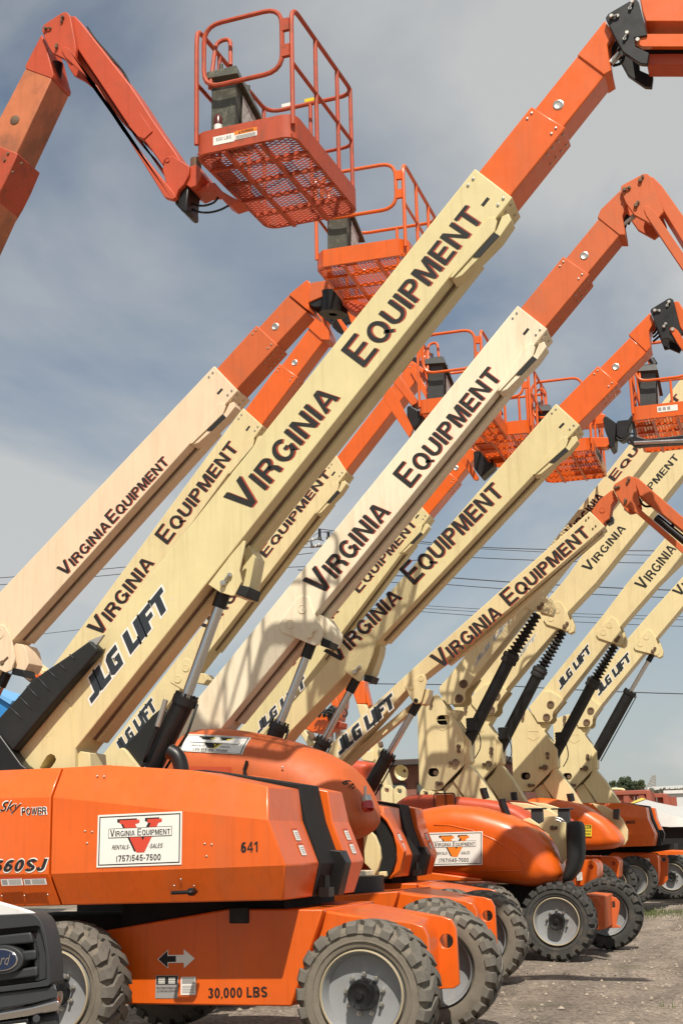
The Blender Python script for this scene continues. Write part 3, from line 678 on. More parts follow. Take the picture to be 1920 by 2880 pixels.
def boom(root, Y, T, S, TE, base, cm, om, collar, joint, w=.36, cap=True, slots=(), bracket=True, bx=None):
    fr = Frame(Y, T, S, TE)
    poly = XZ([T, S], Y)+XZ(base, Y)
    mb = MB().prism(poly, Y, Y+w, holes=[XZ(s, Y) for s in slots] if slots else ())
    sec = build('boom_section', mb, cm, root, bevel=.010, seg=2)
    # lower flange channel along the underside
    bl = fr.uv(base[0])[0]
    vb = fr.uv(base[0])[1]
    def lowz(u): return vb*(u/bl)
    def under(u0, u1, d, y0, y1):
        pts = [(u0, lowz(u0)-d), (u1, lowz(u1)-d), (u1, lowz(u1)+.01), (u0, lowz(u0)+.01)]
        return MB().prism([(fr.P(a, b).x, fr.P(a, b).z) for a, b in pts], Y+y0, Y+y1)
    build('cable_channel', under(bl*.98, -.55, .035, w*.52, w-.012), cm, sec)
    build('wear_pad', under(bl*.98, -.5, .012, w*.40, w*.50), m_rustpin, sec)
    # tip collar bolts and slot
    h = fr.h; bo = MB()
    for (u_, v_) in ((-.05, h-.05), (-.12, h-.05), (-.05, .06), (-.12, .06)):
        p = fr.P(u_, v_); bo.lathe([(0, .014), (-.012, .012), (-.014, .0005)], (p.x, Y+.001, p.z), (0, 1, 0), 8)
    for i in range(4):
        for j in range(2): p = fr.P(-.05-.07*i, 0, w*(.15+.5*j)); bo.cyl(p+fr.v*.0, p-fr.v*.014, .012, n=7)
    build('collar_bolts', bo, m_steel, sec, smooth='auto')
    build('collar_slot', MB().prism(quad(fr, -.20, .155, -.115, .185), Y-.002, Y+.002), m_ink, sec)
    # telescoping sections
    lc = (at(collar, Y)-fr.S).dot(fr.u) if collar else 1.2; lj = (at(joint, Y)-fr.S).dot(fr.u)
    i1, i2 = .035, .065
    if collar:
        s1 = MB().prism(quad(fr, -.3, i1, lc, h-i1), Y+.03, Y+w-.03)
        o1 = build('middle_section', s1, om, root, bevel=.012, seg=2)
        b2 = MB()
        for (u_, v_) in ((-.05, h-.08), (-.11, h-.08), (-.05, .10), (-.11, .10)):
            p = fr.P(lc+u_, v_); b2.lathe([(0, .012), (-.010, .010), (-.012, .0005)], (p.x, Y+.031, p.z), (0, 1, 0), 8)
        for i in range(4):
            for j in range(2): p = fr.P(lc-.05-.07*i, i1, w*(.2+.45*j)); b2.cyl(p, p-fr.v*.012, .010, n=7)
        build('collar_bolts', b2, m_steel, o1, smooth='auto')
    s2 = MB().prism(quad(fr, (lc-.25) if collar else -.3, i2, lj, h-i2), Y+.06, Y+w-.06)
    o2 = build('fly_section', s2, om, root, bevel=.012, seg=2)
    if collar:
        p = fr.P(lc+.14, h*.52); build('access_cap', MB().lathe([(0, .048), (-.006, .046), (-.010, .036), (-.006, .03), (-.008, .0005)], (p.x, Y+.061, p.z), (0, 1, 0), 20), m_steel, o2, smooth='auto')
    # hanging bracket below the collar (leaf plate, box and pad)
    if bracket:
        lf = [(-.86, -.015), (-.34, .055), (-.26, .05), (-.225, .015), (-.24, -.03), (-.32, -.07), (-.84, -.035)]
        b1 = MB().prism([(fr.P(a, b).x, fr.P(a, b).z) for a, b in lf], Y-.012, Y+.015)
        br = build('guide_bracket', b1, cm, sec, bevel=.004)
        bx_ = [(-.86, -.035), (-.30, -.07), (-.18, -.03), (-.13, -.06), (-.16, -.12), (-.34, -.135), (-.78, -.085)]
        build('guide_box', MB().prism([(fr.P(a, b).x, fr.P(a, b).z) for a, b in bx_], Y+.005, Y+w*.45), cm, br, bevel=.006)
        bp = [(-.60, -.060), (-.33, -.075), (-.33, -.128), (-.57, -.108)]
        build('guide_pad', MB().prism([(fr.P(a, b).x, fr.P(a, b).z) for a, b in bp], Y-.004, Y+.1), m_blackp, br)
    return fr, sec, o2
def plate(root, name, pts, Y, t, m, bevel=.008, holes=(), off=(0, 0)):
    return build(name, MB().prism(XZ(pts, Y), Y, Y+t, holes=[XZ(h, Y) for h in holes], off=off), m, root, bevel=bevel, smooth=False)
def circ(px, r_px, n=14): return [(px[0]+r_px*cos(2*pi*i/n), px[1]+r_px*sin(2*pi*i/n)) for i in range(n)]
def pin(root, px, Y, r, l, m, clip=None):
    v = at(px, Y); mb = MB().lathe([(.01, r), (-l, r), (-l-.006, r*.8), (-l-.006, .0005)], (v.x, Y, v.z), (0, 1, 0), 14)
    if clip: q = at(clip, Y); mb.tube([(v.x, Y-l*.8, v.z), (q.x, Y-l*.8, q.z)], r*.45, 6); mb.lathe([(0, r*.8), (-l*.7, r*.8), (-l*.7, .0005)], (q.x, Y, q.z), (0, 1, 0), 10)
    return build('pin', mb, m, root, smooth='auto')
def boss(root, px, Y, r_px, m):
    v = at(px, Y); q = at((px[0]+r_px, px[1]), Y); r = (q-v).length
    return build('boss', MB().lathe([(.002, r), (-.006, r), (-.008, r*.93), (-.003, r*.86), (-.004, .0005)], (v.x, Y, v.z), (0, 1, 0), 24), m, root, smooth='auto')
def ram(root, a, b, c, Y, rr, rb, rod_m=None, col=True):
    """hydraulic cylinder: rod a->b, barrel b->c"""
    A, B, C = at(a, Y), at(b, Y), at(c, Y)
    o = build('cylinder_barrel', MB().cyl(B, C, rb, n=20), m_black, root, smooth='auto')
    build('cylinder_rod', MB().cyl(A, B, rr, n=16), rod_m or m_chrome, o, smooth='auto')
    d = (B-A).normalized(); e = d.cross(Vector((0, 1, 0))).normalized()
    g = MB().cyl(B-d*.02, B+d*.05, rb*1.18, n=20)
    for i in range(10):
        q = i/10*2*pi; w_ = (e*cos(q)+Vector((0, 1, 0))*sin(q))*rb; g.cyl(B+w_-d*.05, B+w_+d*.02, rb*.13, n=6)
    build('gland', g, m_black, o, smooth='auto')
    build('rod_eye', MB().cyl(A-d*.02, A+d*.16, rr*1.35, n=14), m_black, o, smooth='auto')
    if col:
        build('hose', MB().tube([B+e*rb*1.3, B+e*rb*1.35+d*.25, C+e*rb*1.3], .012, 6), m_blackp, o, smooth=True)
    return o
def hoses(root, lst, Y, r=.010, m=None):
    for l in lst: o = build('hose', MB().tube([at(p, Y) for p in l], r, 6, fil=.4), m or m_blackp, root, smooth=True)
    return o

# ------------------------------------------------------------------ work platform (basket)
_bk = {}
def basket(root, place, W, Ln, H, om, tb=.20, cut=.10, console=True, yaw=0.0, square=False, gate=True, mesh_m=None, sparse=False, consm=None, mid=True):
    """near left bottom corner at place; short side W along X, long side Ln along Y"""
    key = (W, Ln, H, om.name, square, sparse, consm.name if consm else '')
    def ring(ins, z): # rounded or chamfered rectangle
        c = cut; pts = []
        for (cx, cy, a0) in ((W-c, c, -90), (W-c, Ln-c, 0), (c, Ln-c, 90), (c, c, 180)):
            for k in range(2 if square else 6):
                a = radians(a0+90*k/(1 if square else 5)); pts.append((cx+(c-ins)*cos(a), cy+(c-ins)*sin(a), z))
        return pts
    if key not in _bk:
        parts = []
        o = MB(); n = len(ring(0, 0))
        for ins, z in ((0, 0), (0, tb), (.014, tb), (.014, .02), (.03, .02), (.03, 0)): o.v += [Vector(p) for p in ring(ins, z)]
        for k in range(6):
            k2 = (k+1) % 6
            for i in range(n): j = (i+1) % n; o.f.append([k*n+i, k*n+j, k2*n+j, k2*n+i])
        parts.append(('toe', o, om))
        # expanded metal floor: crossing slanted wires
        g = MB(); px_, py_ = (.030, .062) if not sparse else (.045, .09)
        z = .022; ww = .0034
        def clip_seg(p, q):
            # clip to rectangle
            x0, y0, x1, y1 = .02, .02, W-.02, Ln-.02; t0, t1 = 0, 1; dx, dy = q[0]-p[0], q[1]-p[1]
            for pp, qq in ((-dx, p[0]-x0), (dx, x1-p[0]), (-dy, p[1]-y0), (dy, y1-p[1])):
                if abs(pp) < 1e-9:
                    if qq < 0: return None
                else:
                    r = qq/pp
                    if pp < 0: t0 = max(t0, r)
                    else: t1 = min(t1, r)
            return None if t0 >= t1 else ((p[0]+dx*t0, p[1]+dy*t0), (p[0]+dx*t1, p[1]+dy*t1))
        sl = py_/px_
        for s_ in (1, -1):
            k = -int(Ln/py_)-int(W*sl/py_)-2
            while k*py_*1.35 < Ln+W*sl+1:
                y0 = k*py_*1.35
                p, q = ((0, y0), (W, y0+s_*W*sl)) if s_ == 1 else ((0, y0), (W, y0-W*sl))
                # diamonds long along X: use slope 0.5
                c_ = clip_seg((0, y0*.5), (W, y0*.5+s_*W*.48))
                if c_:
                    a, b = Vector((*c_[0], z)), Vector((*c_[1], z)); d = (b-a).normalized(); e = Vector((-d.y, d.x, 0))*ww
                    u_ = Vector((0, 0, .006))
                    g.add([a-e, b-e, b+e, a+e, a-e+u_, b-e+u_, b+e+u_, a+e+u_], [[3,2,1,0],[4,5,6,7],[0,1,5,4],[1,2,6,5],[2,3,7,6],[3,0,4,7]])
                k += 1
        parts.append(('floor_mesh', g, mesh_m or om))
        j = MB()
        for t in range(1, 5): y = Ln*t/5; j.box((.01, y-.014, -.012), (W-.01, y+.014, .018))
        for t in (.30, .66): j.box((W*t-.018, .01, -.022), (W*t+.018, Ln-.01, .016))
        parts.append(('floor_beams', j, m_org_rust if om is m_org_rust else om))
        u = MB(); r = .021; top = H
        c = cut
        # posts and rails
        def R(p): return p
        m_ = .02
        u.tube([(W-m_-.0, m_+.0, tb-.1), (W-m_, m_, top), (W-m_, Ln-m_, top), (m_, Ln-m_, top), (m_, m_+.12, top), (m_, m_, top-.02), (m_, m_, tb-.1)], r, 8, fil=.16)
        u.tube([(W-m_, m_, top*.56), (W-m_, Ln-m_, top*.56), (m_, Ln-m_, top*.56), (m_, m_, top*.56)], r*.85, 8, fil=.14)
        for x, y in ((W-m_, Ln*.36), (W-m_, Ln*.70), (m_, Ln*.70), (W*.5, Ln-m_), (m_, Ln*.30), (W-m_, Ln-.12), (m_, Ln-.12)): u.cyl((x, y, tb-.1), (x, y, top), r*.95, n=8)
        parts.append(('guard_rail', u, om))
        gt = MB(); gx0, gx1 = .10, W-.10
        gt.tube([(gx0, 0, top*.50), (gx1, 0, top*.50), (gx1, 0, top*.99), (gx0, 0, top*.99)], r, 8, closed=True, fil=.17)
        gt.box((gx1, -.02, top*.60), (gx1+.07, .02, top*.69)); gt.box((gx1, -.02, top*.80), (gx1+.07, .02, top*.89))
        gt.tube([(gx0+.05, .02, top*.5), (gx0+.05, .14, top*.92), (gx0+.18, .16, top*.94), (gx0+.20, .12, top*.70)], r*.9, 8, fil=.08)
        parts.append(('gate', gt, om))
        cm_ = consm or m_consoleb
        cb = MB()
        cb.add([(.12,.10,.19),(.34,.10,.19),(.34,.50,.19),(.12,.50,.19),(.14,.08,.74),(.37,.08,.72),(.37,.50,.56),(.14,.50,.58)], [[3,2,1,0],[4,5,6,7],[0,1,5,4],[1,2,6,5],[2,3,7,6],[3,0,4,7]])
        cb.add([(.10,.02,.73),(.41,.02,.71),(.42,.60,.50),(.10,.60,.52),(.11,.04,.80),(.39,.04,.80),(.40,.57,.59),(.11,.57,.61),(.15,.10,.84),(.34,.10,.84),(.34,.52,.66),(.15,.52,.68)], [[3,2,1,0],[0,1,5,4],[1,2,6,5],[2,3,7,6],[3,0,4,7],[4,5,9,8],[5,6,10,9],[6,7,11,10],[7,4,8,11],[8,9,10,11]])
        cb.cyl((.34, .38, .66), (.35, .38, .80), .018); cb.cyl((.2, .14, .8), (.2, .14, .91), .018)
        parts.append(('control_box', cb, cm_))
        pl = MB(); pl.add([(.364,.20,.26),(.364,.46,.26),(.378,.48,.52),(.378,.20,.60)], [[0,1,2,3]])
        parts.append(('instruction_decal', pl, m_decal))
        _bk[key] = parts
    meshes = _bk[key]
    out = None
    done = []
    for nm, mb, m in meshes:
        if nm == 'gate' and not gate: continue
        if nm in ('control_box', 'instruction_decal') and not console: continue
        if isinstance(mb, MB):
            me = bpy.data.meshes.new(nm); me.from_pydata(mb.v, [], mb.f); me.materials.append(m); me.update()
            if nm not in ('floor_mesh', 'floor_beams', 'instruction_decal'):
                for p in me.polygons: p.use_smooth = True
                me.set_sharp_from_angle(angle=radians(35))
        else: me = mb
        done.append((nm, me, m))
        if nm == 'toe':
            out = inst('platform', me, root, place, (0, 0, radians(yaw)))
        else:
            o = bpy.data.objects.new(nm, me); COL.objects.link(o); o.parent = out; WL[o.name] = Vector(place)
            if nm in ('floor_mesh',): o['kind'] = 'stuff'
    if all(isinstance(x[1], MB) for x in meshes) and len(done) == len(meshes): _bk[key] = done
    return out

# ================================================================== MACHINES
BL_GROUP = 'boom lifts parked in the rental yard'
def lift(x, y, label): return thing('boom_lift', (x, y, 0), label, 'boom lift', BL_GROUP)
def cpt(l): return l[0]

# ---- nearest machine
M1 = lift(-1.3, 1.2, 'nearest orange boom lift, faceted hood stencilled 641, largest lettered cream boom')
ch1, hood1 = body_faceted(M1, 0, 0, m_org)
wheel(M1, 0, 0); wheel(M1, -2.4, 0); wheel(M1, .04, 2.40, flip=True); wheel(M1, -2.4, 2.40, flip=True)
slot = c3(205,1440, 0,0)[:1]
base1 = [kI(640,1285)[0], kI(640,1500)[0], kI(60,1500)[0], kI(105,1310)[0], kI(480,860)[0], kI(868,320)[0]]
oval = kI(335,1452, 370,1390, 400,1345, 430,1330, 462,1345, 475,1375, 465,1400, 440,1435, 415,1460)
fr1, sec1, fly1 = boom(M1, 1.0, c2(612,772)[0], c2(785,905)[0], (288,1786), base1, m_cream_new, m_org, c2(872,480)[0], c2(1092,240)[0], w=.40, slots=[oval])
build('boom_foot', MB().prism(XZ(kI(640,1300, 760,1320, 775,1500, 640,1500), 1.05), 1.05, 1.35), m_cream_new, sec1, bevel=.006)
boss(sec1, kI(412,1120)[0], .998, 18, m_cream_new)
# reinforcement plate over the foot of the boom
plate(sec1, 'foot_plate', kI(110,1310, 480,865, 530,862, 585,900, 605,960, 632,1290, 640,1500, 60,1500), .992, .010, m_cream_new, .003, holes=[oval])
build('cover_tray', MB().prism(XZ(kI(0,1010, 180,810, 260,710, 390,620, 600,480, 750,370, 770,375, 830,432, 818,470, 480,860, 105,1310, -60,1120, -60,1080), .86), .86, .99), m_blackp, sec1, bevel=.02, seg=3)
build('tray_tongue', MB().prism(XZ(kI(745,372, 880,318, 812,412), .90), .90, .93), m_greyprint, sec1)
rb = MB()
for a in ((82,930,190,1035),(228,755,335,862),(405,618,485,692),(590,484,632,528),(160,840,270,950),(320,680,420,790),(500,560,560,620)):
    p, q = [at(x, .86) for x in kI(*a)]; rb.cyl(p, q, .006, n=6)
build('tray_ribs', rb, m_grille, sec1, smooth=True)
build('boom_cradle', MB().prism(XZ(kI(-60,1120, 0,1170, 180,1420, 225,1450, 225,1500, -60,1500), .84), .84, .98), m_black, M1, bevel=.01)
words(fr1, sec1, 'Virginia', c3(1025,715)[0], c3(1555,262)[0], bold=.012)
words(fr1, sec1, 'Equipment', kG(450,1975)[0], c2(652,1000)[0], bold=.012)
logo(fr1, sec1, kI(775,905)[0], (478,1704), (484,1612))
# gusset lug on the underside carrying the ram
plate(M1, 'ram_lug', kD(438,253, 632,0, 735,-120, 755,-115, 700,130, 720,230, 660,348, 630,348, 540,320), 1.0-.012, .03, m_cream_new, .004)
plate(M1, 'ram_lug', kD(735,-120, 760,-118, 835,20, 790,260, 740,365, 660,348, 720,150, 745,60), 1.16, .24, m_cream_new, .004)
plate(M1, 'lug_block', kD(690,250, 790,275, 762,360, 665,332), 1.0, .28, m_blackp, .006)
pin(M1, kD(572,245)[0], .985, .026, .03, m_steel, kD(625,175)[0])
ram(M1, kD(580,300)[0], kD(245,1230)[0], kI(1280,1450)[0], 1.16, .046, .092)
for k_ in (0, 1):
    build('hydraulic_line', MB().tube([at(p, 1.03) for p in kI(1415-14*k_,880, 1385-14*k_,960, 1350-16*k_,1080, 1285-14*k_,1240, 1230-12*k_,1400)], .012, 6, fil=.2), m_black, M1, smooth=True)
for p_ in kI(1385,940, 1352,1045): v_ = at(p_, 1.02); build('hose_fitting', MB().cyl(v_+Vector((.02,0,.07)), v_-Vector((.02,0,.05)), .022, n=8), m_steel, M1, smooth='auto')
# head, black knuckle plate, jib
plate(fly1, 'boom_head', c2(1083,250, 1208,92, 1250,150, 1220,200, 1228,265, 1240,320, 1205,342), 1.045, .32, m_org)
build('knuckle', MB().prism(XZ(c2(1212,78, 1225,60, 1330,-2, 1352,-12, 1366,10, 1404,160, 1345,170, 1348,212, 1412,240, 1405,292, 1372,290, 1292,236, 1250,160), .98), .98, 1.03), m_black, M1, bevel=.006); build('knuckle', MB().prism(XZ(c2(1212,78, 1225,60, 1330,-2, 1352,-12, 1366,10, 1404,160, 1345,170, 1348,212, 1412,240, 1405,292, 1372,290, 1292,236, 1250,160), .98), 1.36, 1.41), m_black, M1, bevel=.006)
for a, b in ((c2(1240,78)[0], c2(1268,74)[0]), (c2(1335,12)[0], c2(1325,40)[0]), (c2(1312,155)[0], c2(1300,180)[0])): pin(M1, a, .98, .018, .03, m_steel, b)
build('jib', MB().prism(XZ(c2(1362,-60, 2050,-60, 2050,97, 1395,97, 1380,50), 1.05), 1.05, 1.34), m_org, M1, bevel=.01)
build('jib_link', MB().prism(XZ(c2(1345,190, 1342,172, 1355,160, 1380,153, 2050,153, 2050,212, 1380,212), 1.0), 1.0, 1.05), m_org, M1, bevel=.004)
build('jib_cylinder', MB().prism(XZ(c2(1402,238, 1480,236, 2050,230, 2050,297, 1402,297), 1.1), 1.1, 1.3), m_org_red, M1, bevel=.01)
build('jib_inner', MB().prism(XZ(c2(1350,206, 2050,210, 2050,242, 1402,246), 1.1), 1.1, 1.28), m_black, M1)  # black strip fills the dark gap below the link
pin(M1, c2(1360,182)[0], .99, .02, .012, m_steel)
hoses(M1, [[c2(1262,190)[0], c2(1240,230)[0], c2(1255,275)[0], c2(1290,260)[0]], [c2(1270,200)[0], c2(1250,240)[0], c2(1240,270)[0]], [c2(1282,215)[0], c2(1262,250)[0], c2(1235,290)[0]], [c2(1300,240)[0], c2(1290,290)[0], c2(1245,300)[0]]], 1.15, .013)
build('knuckle_rod', MB().cyl(at(c2(1235,290)[0], 1.12), at(c2(1275,245)[0], 1.12), .03), m_steel, M1, smooth='auto')
# exhaust, rear light, decals and numbers on the near hood
ex = [at(p, .62) for p in c5(835,440, 832,385, 815,335, 790,315)]
ex2 = MB().tube([Vector((e.x, .62, e.z)) for e in (ex[0], ex[1], ex[2], ex[3]+Vector((-.02, 0, .0)))], .062, 16, fil=.05)
build('exhaust_pipe', ex2, m_black, M1, smooth='auto')
Yh = -.001
def on_face(px, Y=Yh): return at(px, Y)
A_, B_, D_ = at(c5(443,851)[0], -.006), at(c5(833,837)[0], -.006), at(c5(450,610)[0], -.006)
vsign(M1, A_, B_-A_, D_-A_, m_red, Vector((0, -1, 0)))
def decal_text(root, body, BL, BR, TL, Y, m, caps=False, bold=.02, shear=0.0, lift=.001, name='lettering'):
    a, b, d = at(BL, Y), at(BR, Y), at(TL, Y)
    return lay(name, text2d(body, caps, bold, shear), a, b-a, d-a, m, root, lift)
decal_text(hood1, '641', c5(1106,782)[0], c5(1183,778)[0], c5(1106,734)[0], -.003, m_ink, bold=.04)
decal_text(M1, '660SJ', c5(-42,878)[0], c5(205,872)[0], c5(-42,812)[0], -.003, m_white, bold=.085, shear=.28)
decal_text(M1, '660SJ', c5(-38,872)[0], c5(200,866)[0], c5(-38,817)[0], -.003, m_ink, bold=.04, shear=.28, lift=.003)
decal_text(M1, 'Sky', c5(-5,610)[0], c5(100,602)[0], c5(-5,545)[0], -.003, m_white, bold=.06, shear=.5)
decal_text(M1, 'Sky', c5(0,606)[0], c5(98,600)[0], c5(0,549)[0], -.003, m_ink, bold=.01, shear=.5, lift=.003)
decal_text(M1, 'POWER', c5(96,612)[0], c5(218,608)[0], c5(96,574)[0], -.003, m_white, bold=.06)
decal_text(M1, 'POWER', c5(100,609)[0], c5(214,605)[0], c5(100,577)[0], -.003, m_ink, bold=.015, lift=.003)
for a in ((5,935,104,932,3,897),(110,932,213,929,108,897)):
    p = c5(*a); O, X, Z_ = [at(q, -.008) for q in p]
    O, X, Z_ = [v-Vector((0, .004, 0)) for v in (O, X, Z_)]
    # this strip lies on the lower sloping band: follow its slope
    for v in (O, X): v.y += .018
    b = lay('danger_decal', QUAD, O, X-O, Z_-O, m_white, M1, .004)
    lay('decal_header', sub2d(QUAD, 0, .82, 1, 1), O, X-O, Z_-O, m_red, b, .005)
    lay('decal_picture', sub2d(QUAD, .05, .12, .3, .7), O, X-O, Z_-O, m_greyprint, b, .005)
    for q in range(5): lay('decal_print', sub2d(QUAD, .36, .12+q*.13, .93, .18+q*.13), O, X-O, Z_-O, m_greyprint, b, .005)
riv(hood1, c5(391,683, 423,687, 400,739, 940,742, 972,745, 948,799), -.001, .009)
riv(hood1, c5(447,430, 478,432, 447,478, 992,482, 1024,485, 994,532), .085, .009)
riv(hood1, c5(830,905, 800,935, 891,935), .022, .008)
riv(M1, c5(8,982, 112,980, 219,976), .055, .008)
hp = [at(p, .0) for p in c5(800,966, 893,962)]
hb = MB().tube([hp[0]+Vector((0, .03, 0)), hp[0]+Vector((0, -.045, 0)), hp[1]+Vector((0, -.045, 0)), hp[1]+Vector((0, .03, 0))], .014, 8, fil=.02)
hb.lathe([(0, .03), (-.05, .028), (-.055, .0005)], hp[1]+Vector((-.02, .02, 0)), (0, 1, 0), 14)
build('door_handle', hb, m_black, hood1, smooth='auto')
# chassis side decals
Yc = .518
# travel arrows
arL = poly2d([(0,.5),(.26,1),(.26,.68),(.5,.68),(.5,.32),(.26,.32),(.26,0)])
arR = poly2d([(1,.5),(.74,0),(.74,.32),(.5,.32),(.5,.68),(.74,.68),(.74,1)])
a, b, d = [at(p, Yc) for p in c5(728,1311, 890,1308, 728,1234)]
full = poly2d([(-.03,.5),(.28,1.07),(.28,.74),(.72,.74),(.72,1.07),(1.03,.5),(.72,-.07),(.72,.26),(.28,.26),(.28,-.07)])
lay('travel_arrow_edge', full, a, b-a, d-a, m_white, ch1, .001)
lay('travel_arrow', arL, a, b-a, d-a, m_ink, ch1, .002); lay('travel_arrow', arR, a, b-a, d-a, m_white, ch1, .002)
lay('travel_arrow_line', frame2d(.0, .0), a, (b-a)*.001, (d-a)*.001, m_ink, ch1, .002)
decal_text(ch1, '30,000 LBS', c5(955,1452)[0], c5(1228,1446)[0], c5(955,1405)[0], Yc, m_ink, bold=.03)
for nm, pts, m in (('rating_plate', (713,1452,817,1452,716,1347), m_greyprint), ('capacity_plate', (830,1437,899,1436,831,1354), m_white)):
    a, b, d = [at(p, Yc) for p in c5(*pts)]
    pl = lay(nm, QUAD, a, b-a, d-a, m, ch1, .002)
    if nm[0] == 'r':
        lay('plate_field', sub2d(QUAD, .04,.60,.96,.97), a, b-a, d-a, m_ink, pl, .003)
        for i in range(2):
            for j in range(4): lay('plate_print', sub2d(QUAD, .12+.45*i,.65+.07*j,.42+.45*i,.69+.07*j), a, b-a, d-a, m_white, pl, .004)
        lay('lettering', sub2d(text2d('RECONDITIONED BY'), .06,.40,.94,.49), a, b-a, d-a, m_ink, pl, .004)
        lay('lettering', sub2d(text2d('JLG GROUND SUPPORT'), .06,.27,.94,.35), a, b-a, d-a, m_ink, pl, .004)
    else:
        lay('plate_field', sub2d(QUAD, .08,.62,.92,.95), a, b-a, d-a, m_greyprint, pl, .003)
        for j in range(5): lay('plate_print', sub2d(QUAD, .1,.12+.09*j,.9,.15+.09*j), a, b-a, d-a, m_greyprint, pl, .004)
build('fork_pocket', MB().prism(XZ(c5(1052,1035, 1142,1030, 1142,1108, 1052,1108), .51), .505, .53), m_ink, ch1, bevel=.01)
a, b, d = [at(p, .598) for p in kL(1048,760, 1155,775, 1046,685)]
b_ = lay('tie_down_decal', QUAD, a, b-a, d-a, m_white, ch1, .001)


# ---- second machine: rounded hood, whitish faded boom
dx2, dy2 = -.45, 3.75
M2 = lift(-1.6, 4.9, 'boom lift with a rounded orange hood stencilled 617 and a whitish faded boom')
def chassis(root, dx, dy, om, dark=False, wheels=True, zoff=0):
    mid = MB().prism([(-2.08+dx, .364), (-.70+dx, .362), (-.44+dx, 1.05), (-2.28+dx, .95)], dy+.52, dy+1.9)
    ch = build('chassis', mid, om, root, bevel=.012)
    beam = MB().prism([(-.72+dx, .362), (.10+dx, .42), (.19+dx, .50), (.19+dx, .82), (.13+dx, .94), (-.52+dx, 1.05)], dy+.62, dy+1.82)
    build('front_beam', beam, om, ch, bevel=.02, seg=3)
    hole = [(.255+dx+.055*cos(a*pi/8), .755+.055*sin(a*pi/8)) for a in range(16)]
    for yy in (.60, 1.50):
        lug = MB().prism([(-.3+dx, .37), (.30+dx, .40), (.345+dx, .43), (.335+dx, .85), (.30+dx, .92), (.22+dx, .945), (-.3+dx, 1.0)], dy+yy, dy+yy+.05, holes=[hole])
        build('lug_plate', lug, om, ch, bevel=.006)
    build('rear_beam', MB().prism([(-2.85+dx, .45), (-2.1+dx, .40), (-2.1+dx, .90), (-2.7+dx, .88)], dy+.62, dy+1.82), om, ch, bevel=.02)
    build('axle', MB().cyl((0+dx, dy+.3, .5), (0+dx, dy+2.1, .5), .09).cyl((-2.4+dx, dy+.3, .5), (-2.4+dx, dy+2.1, .5), .09), m_black, ch, smooth='auto')
    build('turntable_bearing', MB().lathe([(0, .55), (.16, .55), (.16, .1)], (-1.35+dx, dy+1.2, 1.03), (0, 0, 1), 32), m_black, root, smooth='auto')
    O = Vector((.12+dx, dy+.598, .62)); 
    if wheels:
        wheel(root, dx, dy, dark=dark); wheel(root, -2.4+dx, dy, dark=dark); wheel(root, .04+dx, dy+2.4, flip=True, dark=dark); wheel(root, -2.4+dx, dy+2.4, flip=True, dark=dark)
    return ch
ch2 = chassis(M2, dx2, dy2, m_org)
lay('capacity_decal', QUAD, Vector((-.05+dx2, dy2+.598, .74)), Vector((.10, 0, 0)), Vector((0, 0, .12)), m_white, ch2, .002)
SURF = {}
def surf_y(key, x, z):
    P0, Y, R = SURF[key]; dmin = 1e9; n = len(P0)
    for i in range(n):
        a = Vector(P0[i]); b = Vector(P0[(i+1) % n]); p = Vector((x, z)); e = b-a; t = max(0, min(1, (p-a).dot(e)/max(1e-9, e.length_squared))); dmin = min(dmin, (p-(a+e*t)).length)
    if dmin >= R: return Y
    c = (R-dmin)/R; return Y+R*(1-math.sqrt(max(0, 1-c*c)))
def drape(o, key, lift):
    import bmesh
    bm = bmesh.new(); bm.from_mesh(o.data)
    for k in range(5):
        es = [e for e in bm.edges if e.calc_length() > .09]
        if not es: break
        bmesh.ops.subdivide_edges(bm, edges=es, cuts=1, use_grid_fill=True)
    W = WL[o.name]
    for v in bm.verts:
        p = v.co+W; v.co.y = surf_y(key, p.x, p.z)-lift-W.y
    bm.to_mesh(o.data); bm.free()
